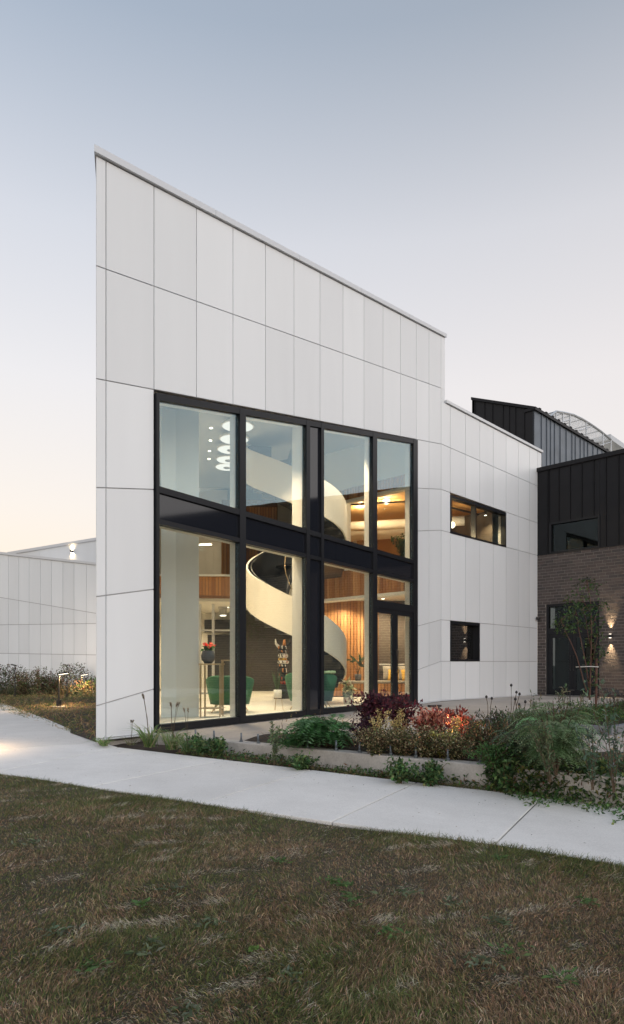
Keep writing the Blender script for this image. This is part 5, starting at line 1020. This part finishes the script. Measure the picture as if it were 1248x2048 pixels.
q = np.array(Kc)[None] + np.array(ba)[None] * a_[:, None] + np.array(bb)[None] * b_[:, None]; q[:, 2] = PZ + .09 + rng.uniform(0, 1, ng) * hh
f.leaves(q, unit(ng, .4), rng.uniform(.03, .06, ng), .022, pick([(.035, .075, .022), (.05, .095, .03), (.075, .10, .03), (.03, .055, .02), (.06, .05, .03)], ng, .25)); f.build('ground_cover', M['leaf'], kind='stuff', label='green ground cover filling the raised tree bed')
t = empty('coneflower_patch', Kc + ba * 4.6 + bb * 1.2 + Vector((0, 0, PZ)), label='patch of dry coneflower seed heads behind the young tree', cat='plant'); mb = MB(); hb = MB()
for k in range(70):
    p = Kc + ba * rng.uniform(3.4, 5.9) + bb * rng.uniform(.3, 2.0) + Vector((0, 0, PZ + .08)); h = rng.uniform(.28, .46); q = p + Vector((rng.normal() * .04, rng.normal() * .04, h)); mb.tube([p, q], .004, 4); hb.lathe(q, [(.010, -.01), (.024, .0), (.02, .02), (.006, .034)], 7)
mb.build('stalk', M['stem'], t, kind='stuff'); hb.build('seed_head', M['dark'], t, kind='stuff')
# the tree: red stems from one foot, a loose crown, a stake
tp0 = ground(1179, 1424, PZ + .08); YT = tp0.y
tr = empty('young_tree', tp0, label='young red-stemmed tree with a loose leafy crown tied to a stake', cat='tree')
def tpx(x, y, dy=0.0): return at(x, y, YT + dy)
limbs = [[(1179, 1424, 0), (1180, 1370, 0), (1182, 1320, 0), (1183, 1255, .05), (1181, 1205, .1), (1174, 1160, .1)], [(1176, 1395, 0), (1164, 1350, -.1), (1153, 1312, -.2), (1142, 1285, -.25), (1130, 1262, -.3), (1122, 1240, -.3)],
         [(1179, 1380, 0), (1172, 1330, .15), (1164, 1290, .25), (1158, 1262, .3), (1154, 1230, .35), (1146, 1205, .4)], [(1183, 1255, .05), (1190, 1235, .1), (1197, 1218, .2), (1199, 1200, .25)], [(1182, 1330, 0), (1190, 1300, -.1), (1195, 1275, -.2), (1196, 1250, -.2)], [(1181, 1225, .1), (1168, 1205, 0), (1158, 1190, -.1), (1152, 1178, -.15)], [(1183, 1300, .03), (1176, 1270, -.15), (1172, 1240, -.25), (1166, 1218, -.3)]]
tw = []
for i, lb_ in enumerate(limbs):
    pts = [tpx(*q) for q in lb_]; r0 = .024 if i == 0 else (.016 if i < 3 else .009); MB().tube(pts, [r0 * (1 - .75 * k / (len(pts) - 1)) for k in range(len(pts))], 7).build('trunk' if i == 0 else 'limb', M['redbark'], tr, True)
    tw.append(np.array([tuple(q) for q in pts]))
MB().tube([tp0, tpx(1179.3, 1400)], .034, 8).build('trunk_guard', M['whitebark'], tr, True)
f = FB(); mbt = MB()
def clump(x, y, dy, rad, n):
    c = np.array(tpx(x, y, dy)); k = tw[int(np.argmin([np.min(np.linalg.norm(w_ - c, axis=1)) for w_ in tw]))]; j = k[int(np.argmin(np.linalg.norm(k - c, axis=1)))]
    for _ in range(3): e = c + rng.normal(size=3) * rad * .5; mbt.tube([j, j * .5 + e * .5 + rng.normal(size=3) * .02, e], [.006, .004, .002], 4)
    b = c + rng.normal(size=(n, 3)) * rad * (1, 1, .85); f.leaves(b, unit(n, -.3), rng.uniform(.05, .095, n), rng.uniform(.035, .06, n), pick([(.028, .055, .018), (.040, .075, .024), (.020, .040, .014), (.055, .075, .026), (.035, .045, .018)], n, .3))
for x, y, dy, rad, n in ((1175, 1162, .1, .07, 34), (1165, 1172, .1, .07, 26), (1180, 1180, 0, .08, 34), (1192, 1172, .15, .06, 20), (1142, 1205, .35, .10, 44), (1160, 1200, 0, .10, 46), (1150, 1222, .2, .13, 80), (1128, 1232, -.3, .10, 56), (1120, 1250, -.3, .08, 44), (1140, 1250, -.2, .12, 70), (1166, 1225, -.2, .12, 70), (1186, 1215, .1, .11, 56), (1198, 1210, .2, .08, 34), (1194, 1240, .0, .10, 50), (1180, 1248, .1, .10, 44), (1192, 1268, -.1, .10, 60), (1188, 1290, .1, .10, 60), (1194, 1310, -.1, .09, 56), (1188, 1332, .1, .08, 46), (1192, 1352, 0, .07, 34), (1186, 1370, 0, .06, 26), (1157, 1250, .3, .10, 50), (1132, 1262, -.3, .06, 24)):
    clump(x, y, dy, rad, int(n * .7))
f.build('crown', M['leaf'], tr); mbt.build('twigs', M['redbark'], tr, kind='stuff')
sk = empty('tree_stake', ground(1192, 1424, PZ + .08), label='rust-brown wooden stake with a pale tie beside the young tree', cat='stake')
MB().tube([base[sk.name], at(1193, 1316, YT - .02)], .026, 8).build('post', M['redbark'], sk); MB().tube([at(1197, 1334, YT - .06), at(1180, 1333, YT - .06), at(1152, 1334, YT - .1)], .011, 6).build('tie', M['whitebark'], sk, True)

# ------------------------------------------------------------------ garden lights
def path_light(x, y, ztop, scale, label, lit, z=None, yaw=0.0, footing=False, tilt=.05, aim=None, amber=(1, .66, .34), group='black garden path lights'):
    p = ground(x, y, z) if z is not None else on_walk(x, y); H = scale; t = empty('garden_light', p, yaw, label, 'garden light', group)
    k = min(H / .85, 1.0) * (.72 if 'weeds' in label else 1.0)
    if footing: MB().lathe((0, 0, -.06), [(.17 * k, 0), (.17 * k, .11)], 18).build('footing', M['curb'], t, world=False, bevel=.01)
    MB().lathe((0, 0, .05), [(.065 * k, 0), (.065 * k, .16 * k)], 16).build('sleeve', M['dark'], t, world=False); MB().tube([(0, 0, .05), (0, 0, H)], .022 * k, 10).build('post', M['dark'], t, world=False)
    A = Vector((.30 * k, 0, tilt * k)); O = Vector((-.045 * k, -.05 * k, H)); hd = MB().box(O + Vector((0, 0, .032 * k)), A, (0, .10 * k, 0), (0, 0, .014 * k))   # a hood: top plate and skirts round the lens
    for o_, a_, b_ in ((O, A, Vector((0, .006 * k, 0))), (O + Vector((0, .094 * k, 0)), A, Vector((0, .006 * k, 0))), (O + Vector((0, .0062 * k, 0)), A * .02, Vector((0, .0876 * k, 0))), (O + A * .98 + Vector((0, .0062 * k, 0)), A * .02, Vector((0, .0876 * k, 0)))): hd.box(o_, a_, b_, (0, 0, .0318 * k))
    hd.build('head', M['dark'], t, world=False); MB().box(O + A * .1 + Vector((0, .012 * k, -.005 if footing else .022 * k)), A * .8, (0, .076 * k, 0), (0, 0, .008 * k)).build('lens', M['lampglow'] if lit else M['steel'], t, world=False)
    if lit: lamp_light(t, 'SPOT', lit, (.12 * k, 0, H - .025), .012, amber, 150, (0, R(12), 0) if aim is None else (Matrix.Rotation(-yaw, 3, 'Z') @ Vector(aim)).to_track_quat('-Z', 'Y').to_euler())
path_light(118, 1416, 0, .86, 'lit black garden light on a round concrete footing beside the path', 120, -.13, R(20), True)
path_light(163, 1395, 0, .80, 'black garden light nearest the tall facade, beside the narrow path', 170, -.2, R(15), True, amber=(1, .52, .20))
path_light(-130, 1500, 0, .86, 'garden light beside the path beyond the left edge of the view', 95, -.14, R(20), True)
path_light(134, 1398, 0, 1.15, 'tall black garden light rising out of the weeds in front of the low building', 130, -.2, R(150), tilt=.05, aim=(.55, .85, -.25), amber=(1, .84, .70)); path_light(30, 1398, 0, 1.15, 'dark garden light in the weeds at the far left', 110, -.2, R(150), tilt=.05, aim=(.55, .85, -.25), amber=(1, .84, .70))
path_light(877, 1494, 0, .52, 'black garden light among the red shrubs', 62, PZ + .02, R(-150), tilt=0.0); path_light(1140, 1417, 0, .42, 'black garden light at the back corner of the tree bed', 0, PZ + .05, R(30), tilt=0.0)

# ------------------------------------------------------------------ the weedy plot at the left
gv, gf = [], []
pl0 = [on_walk(190, 1483), e0]; nx, ny = 26, 22
A_, B_, C_, D_ = on_walk(200, 1488), Vector((e0.x - 1.5, e0.y + 1.2, 0)), Vector((-9.8, 20.0, 0)), Vector((-4.9, 17.6, 0))
A_, B_, C_, D_ = Vector((A_.x, A_.y, 0)), Vector((B_.x, B_.y, 0)), ground(-70, 1392, -.2), ground(225, 1388, -.2)
def plot(i, j): 
    u, v = i, j; p = (A_ * (1 - u) + B_ * u) * (1 - v) + (D_ * (1 - u) + C_ * u) * v; return p
def ploth(u, v): return -.185 + .11 * math.sin(math.pi * min(1, max(0, v))) * (1 - u) ** 1.0 + .02 * math.sin(u * 17 + v * 9)
for j in range(ny):
    for i in range(nx): u, v = i / (nx - 1), j / (ny - 1); p = plot(u, v); gv.append((p.x, p.y, ploth(u, v)))
for j in range(ny - 1):
    for i in range(nx - 1): a = j * nx + i; gf.append((a, a + 1, a + nx + 1, a + nx))
MB().add(gv, gf).build('left_plot', M['soil'], kind='structure', label='weedy earth plot between the wide path and the low building')
f = FB(); n_ = 15000; uu, vv = rng.uniform(0, 1, n_), rng.uniform(0, 1, n_) ; P_ = np.array([(*plot(a, b).to_2d(), ploth(a, b)) for a, b in zip(uu, vv)])
dry = (rng.uniform(size=n_) < .45)[:, None]; f.blades(P_, unit(n_, .7), rng.uniform(.05, .22, n_), rng.uniform(.006, .012, n_), np.where(dry, pick([(.20, .13, .065), (.15, .09, .045), (.24, .17, .09)], n_), pick([(.06, .085, .028), (.085, .10, .03), (.05, .07, .025)], n_)), rng.uniform(.2, 1, n_))
f.build('plot_grass', M['grass'], kind='stuff', label='rough half-dry grass on the left plot')
# the band of tall weeds before the low building, plant by plant where they show
f = FB(); n_ = 15000; bx = rng.uniform(-12.5, -5.6, n_); by = rng.uniform(0, 1, n_) * 2.4; base_y = 22.6 + (-5.6 - bx) * .28; hh = (.45 + .85 * np.clip((-6.6 - bx) / 1.0, .15, 1)) * (.55 + .45 * np.sin(bx * 3.3) * np.sin(bx * 1.3 + 1)) 
P_ = np.stack([bx, base_y + by, -.25 + rng.uniform(0, 1, n_) * hh], 1); f.leaves(P_, unit(n_, .3), rng.uniform(.06, .13, n_), rng.uniform(.02, .045, n_), pick([(.035, .05, .022), (.05, .065, .03), (.075, .055, .035), (.028, .035, .018), (.06, .03, .025)], n_, .3))
P_ = np.stack([bx, base_y + by * .8 - .1, np.full(n_, -.25)], 1)[:3200]; f.blades(P_, unit(3200, 1.2), rng.uniform(.4, 1.15, 3200) * np.clip((-6.2 - bx[:3200]) / 1.0, .3, 1), .014, pick([(.06, .07, .035), (.11, .08, .05), (.045, .06, .03)], 3200), rng.uniform(.1, .7, 3200))
f.build('tall_weeds', M['leaf'], kind='stuff', label='dark band of tall weeds in front of the low white building')
for x, y, h, lb_ in ((45, 1397, 1.0, 'reddish dark shrub at the far left before the low building'), (78, 1397, 1.15, 'tall dark green shrub in the weed band'), (108, 1397, 1.0, 'twiggy shrub left of the tall garden light')):
    p = ground(x, y, -.25); leafy('garden_shrub', p, h, .55, 34, 1300, .09, .03, [(.035, .05, .022), (.05, .06, .028), (.06, .035, .028)], lb_, 'shrub', up=.3, jit=.3, scatter=.05)
t = empty('burdock', ground(178, 1394, -.2), label='broad-leaved burdock between the garden light and the tall facade', cat='plant'); st_ = stems_of(t, base[t.name], 7, .65, .5, .014); f = FB(); b, d = along(st_, 16, .7); f.leaves(b, d * (1, 1, .1) + unit(16, .0) * .3, .34, .26, pick([(.055, .11, .045), (.07, .13, .05)], 16), np.repeat([[0, 0, 1.]], 16, 0), .08); f.build('leaves', M['leaf'], t)

# ------------------------------------------------------------------ house plants behind the glass
def potted(name, loc, prof, potm, label, build):
    t = empty(name, loc, label=label, cat='potted plant'); MB().lathe(loc, prof, 22).build('pot', potm, t, True); build(t, Vector(loc)); return t
def anth(t, p):
    st_ = stems_of(t, p + Vector((0, 0, .2)), 14, .16, .14, .004); f = FB(); b, d = along(st_, 50, .4); f.leaves(b, unit(50, .3), .10, .06, pick([(.04, .10, .03), (.06, .13, .04)], 50)); f.build('foliage', M['leaf'], t)
    f = FB(); b, d = along(st_, 22, .85); f.leaves(b, unit(22, .4) + (-.4, -.3, 0), .11, .08, pick([(.60, .04, .035), (.70, .12, .09)], 22)); f.build('flowers', M['leaf'], t)
potted('anthurium', (at0(416, 12.4), 12.42, 1.022), [(.07, 0), (.12, .06), (.135, .14), (.11, .23), (.10, .24)], M['pot'], 'red anthurium in a dark grey pot on the brass console', anth)
def snake(t, p):
    f = FB(); n = 16; b = np.array(p + Vector((0, 0, .44))) + rng.normal(size=(n, 3)) * (.03, .03, 0); f.leaves(b, unit(n) * (.25, .25, 0) + (0, 0, 1.), rng.uniform(.3, .5, n), .035, pick([(.045, .065, .035), (.07, .09, .05)], n), fold=.02); f.build('blades', M['leaf'], t)
    for k in range(3): a = k * 2.1; MB().tube([p + Vector((math.cos(a) * .07, math.sin(a) * .07, .30)), p + Vector((math.cos(a) * .12, math.sin(a) * .12, .002))], .006, 6).build('leg', M['gold'], t)
potted('snake_plant', (at0(555.5, 14.3), 14.3, 0.0), [(.075, .27), (.085, .28), (.09, .44), (.08, .445)], M['whitepot'], 'snake plant in a white pot on thin brass legs', snake)
def rubber(t, p):
    st_ = stems_of(t, p + Vector((0, 0, .12)), 9, .52, .22, .008); f = FB(); n = 120; b, d = along(st_, n, .15); b[:, 2] -= rng.uniform(0, .12, n); f.leaves(b, unit(n, -.15), rng.uniform(.10, .20, n), rng.uniform(.05, .09, n), pick([(.30, .30, .19), (.09, .12, .07), (.42, .40, .28), (.16, .19, .11)], n)); f.build('foliage', M['leaf'], t)
potted('rubber_plant', (at0(697, 16.5), 16.5, 0), [(.10, 0), (.125, .02), (.13, .17), (.11, .18)], M['potlight'], 'variegated leafy plant in a stone pot beside the wider armchair', rubber)
def bird(t, p):
    f = FB(); n = 15; b = np.repeat(np.array(p + Vector((0, 0, .2)))[None], n, 0) + rng.normal(size=(n, 3)) * .04; st_ = stems_of(t, p + Vector((0, 0, .2)), 9, .55, .3, .007); b, d = along(st_, n, .6); f.leaves(b, d + unit(n, .3) * .15, rng.uniform(.25, .4, n), .10, pick([(.018, .03, .018), (.03, .045, .025)], n), fold=.05); f.build('foliage', M['leaf'], t)
potted('tall_plant', (at0(716, 20.5), 20.5, .495), [(.09, 0), (.11, .16), (.10, .2)], M['pot'], 'dark broad-leaved plant standing on the left of the bench', bird)
def bush_(t, p):
    st_ = stems_of(t, p + Vector((0, 0, .3)), 16, .8, .4, .008); f = FB(); b, d = along(st_, 420, .2); f.leaves(b, unit(420, .2), .12, .06, pick([(.025, .045, .022), (.04, .065, .03)], 420)); f.build('foliage', M['leaf'], t)
potted('indoor_bush', (at0(808, 19.6), 19.6, 3.775), [(.16, 0), (.2, .3), (.18, .34)], M['pot'], 'dark bushy plant in the lit upper room beside the right jamb', bush_)

# ------------------------------------------------------------------ the lawn
lv, lf = [], []; nx, ny = 60, 40
def near_y(X): return nearA.y + (nearB.y - nearA.y) * (X - nearA.x) / (nearB.x - nearA.x)
def lawnz(X, Y): return hs(X) - .012 + .012 * math.sin(X * 2.1 + Y) + .010 * math.sin(Y * 3.3 - X * 1.2)
for j in range(ny):
    for i in range(nx):
        X = -7.5 + 13 * i / (nx - 1); Y = -1.0 + (near_y(X) - .012 + 1.0) * j / (ny - 1); lv.append((X, Y, lawnz(X, Y) - .0))
for j in range(ny - 1):
    for i in range(nx - 1): a = j * nx + i; lf.append((a, a + 1, a + nx + 1, a + nx))
MB().add(lv, lf).build('lawn', M['thatch'], smooth=True, kind='structure', label='brown and green half-dry lawn in the foreground')
def fieldn(x, y, s, seed):                             # cheap smooth patchiness
    r2 = np.random.default_rng(seed); o = np.zeros_like(x)
    for k in range(7): a = r2.uniform(0, 2 * math.pi); fr = s * r2.uniform(.6, 2.2); o += np.sin((x * math.cos(a) + y * math.sin(a)) * fr + r2.uniform(0, 6.3))
    return o / 3.0
N = 500000
Yb = 1.75 + (rng.uniform(0, 1, N) ** 1.25) * 5.9; Xb = rng.uniform(-.56, .56, N) * Yb * 1.0 ; ok = Yb < (nearA.y + (nearB.y - nearA.y) * (Xb - nearA.x) / (nearB.x - nearA.x)) - .005 + rng.normal(size=N) * .018
Xb, Yb = Xb[ok], Yb[ok]; N = len(Xb); Zb = -0.28 - .03 * np.clip(Xb, -4.5, 6) - .016 + .012 * np.sin(Xb * 2.1 + Yb) + .010 * np.sin(Yb * 3.3 - Xb * 1.2)
edge = np.clip(1 - ((nearA.y + (nearB.y - nearA.y) * (Xb - nearA.x) / (nearB.x - nearA.x)) - Yb) / .7, 0, 1)
g = fieldn(Xb, Yb, 2.2, 3) * .24 + fieldn(Xb, Yb, 9, 5) * .32 + fieldn(Xb, Yb, 24, 8) * .22 + 1.0 * edge ** 1.4 - .10 + rng.normal(size=N) * .5; pale = fieldn(Xb, Yb, 15, 9) * .75 + fieldn(Xb, Yb, 4, 19) * .35 + rng.normal(size=N) * .42; LIFT = 1.8
c = np.where((g > .0)[:, None], pick([(.070, .092, .026), (.048, .068, .020), (.100, .112, .036), (.058, .064, .024), (.088, .080, .032)], N, .32), pick([(.160, .102, .056), (.122, .078, .044), (.205, .145, .086), (.090, .062, .036), (.26, .195, .125)], N, .32))
c = np.where((pale > .98)[:, None], pick([(.27, .235, .175), (.20, .18, .125), (.33, .29, .225)], N, .2), c)
lie = np.clip(pale, 0, 1.2) * .9 + .45; az = fieldn(Xb, Yb, 4, 21) * 3 + rng.normal(size=N) * 1.0
d = np.stack([np.cos(az) * lie, np.sin(az) * lie, np.full(N, 1.0)], 1) + rng.normal(size=(N, 3)) * .35; d[:, 2] = np.abs(d[:, 2]) + .15
f = FB(); f.blades(np.stack([Xb, Yb, Zb], 1), d, (.012 + .040 * rng.uniform(0, 1, N) ** 1.5) * (1 + .35 * edge) * (1 + .3 * fieldn(Xb, Yb, 3, 31).clip(-1, 1)), rng.uniform(.0013, .0034, N), c, rng.uniform(.0, .55, N)); f.build('lawn_grass', M['grass'], kind='stuff', label='short dry brown and green blades of the lawn')
n_ = 130000; Yo = rng.uniform(-.6, 9.0, n_); Xo = rng.uniform(-7.3, 5.3, n_); ok = (np.abs(Xo) > .52 * Yo) & (Yo < (nearA.y + (nearB.y - nearA.y) * (Xo - nearA.x) / (nearB.x - nearA.x)) - .01); Xo, Yo = Xo[ok], Yo[ok]; n_ = len(Xo)
go = fieldn(Xo, Yo, 2.2, 3) * .24 + fieldn(Xo, Yo, 9, 5) * .32 + rng.normal(size=n_) * .5; f = FB()
f.blades(np.stack([Xo, Yo, -0.296 - .03 * np.clip(Xo, -4.5, 6) + .012 * np.sin(Xo * 2.1 + Yo) + .010 * np.sin(Yo * 3.3 - Xo * 1.2)], 1), unit(n_, .5) * (1, 1, 0) + (0, 0, .9), rng.uniform(.015, .06, n_), rng.uniform(.003, .006, n_), np.where((go > 0)[:, None], pick([(.070, .092, .026), (.058, .064, .024)], n_, .3), pick([(.160, .102, .056), (.122, .078, .044), (.205, .145, .086)], n_, .3)), rng.uniform(0, .6, n_)); f.build('outer_lawn_grass', M['grass'], kind='stuff', label='dry grass of the lawn to either side')
f = FB(); n_ = 260; lx = rng.uniform(-80, 1250, n_); t_ = rng.uniform(0, 1, n_); t_ = np.where(rng.uniform(size=n_) < .7, 1 - t_ ** 2.5 * .25, t_); ly = np.array([(1556 + (x - 60) * .1456) * (1 - t) + (1493 + (x - 225) * .1174) * t for x, t in zip(lx, t_)])
b = np.array([tuple(on_walk(x, y, .004)) for x, y in zip(lx, ly)]); dd = unit(n_) * (1, 1, .12); f.leaves(b, dd, rng.uniform(.008, .030, n_), rng.uniform(.005, .014, n_), pick([(.09, .055, .03), (.05, .04, .025), (.14, .09, .045), (.06, .065, .03)], n_), np.repeat([[0, 0, 1.]], n_, 0), .05); f.build('leaf_litter', M['leaf'], kind='stuff', label='scattered dry leaf bits and crumbs of soil on the sidewalk')
f = FB()                                               # flat broad-leaved weeds in the lawn
for x, y, r_, pal in [(690, 1785 - 10, .05, 0), (700, 1800, .1, 0), (1020, 1905, .12, 0), (345, 1782, .11, 1), (285, 1815, .06, 0), (415, 1850, .12, 1), (110, 1868, .12, 1), (515, 1905, .06, 2), (905, 1810, .1, 1), (810, 1790, .12, 1), (665, 1768, .1, 0), (1000, 1850, .1, 1), (960, 1935, .14, 1), (300, 1900, .16, 1), (1180, 1810, .1, 0), (60, 1690, .12, 1), (560, 1725, .08, 0), (580, 1960, .13, 1), (375, 2030, .12, 1), (1120, 1960, .12, 0), (1000, 1720, .09, 0), (180, 1940, .1, 0), (780, 1870, .09, 0)]:
    p = on_walk(x, y); n = 30 if pal < 2 else 8; b = np.repeat(np.array(p)[None], n, 0) + rng.normal(size=(n, 3)) * (r_ * .35, r_ * .35, .0); a = rng.uniform(0, 6.28, n); dd = np.stack([np.cos(a), np.sin(a), rng.uniform(.15, .6, n)], 1)
    f.leaves(b + (0, 0, .012), dd, rng.uniform(.025, .06, n) * (1 if pal < 2 else .7), rng.uniform(.008, .018, n) * (1 if pal < 2 else 1.6), pick([[(.05, .09, .03), (.07, .12, .04)], [(.085, .105, .06), (.11, .13, .085), (.06, .08, .04)], [(.10, .17, .04)]][pal], n))
f.build('lawn_weeds', M['leaf'], kind='stuff', label='flat broad-leaved weeds scattered in the lawn')
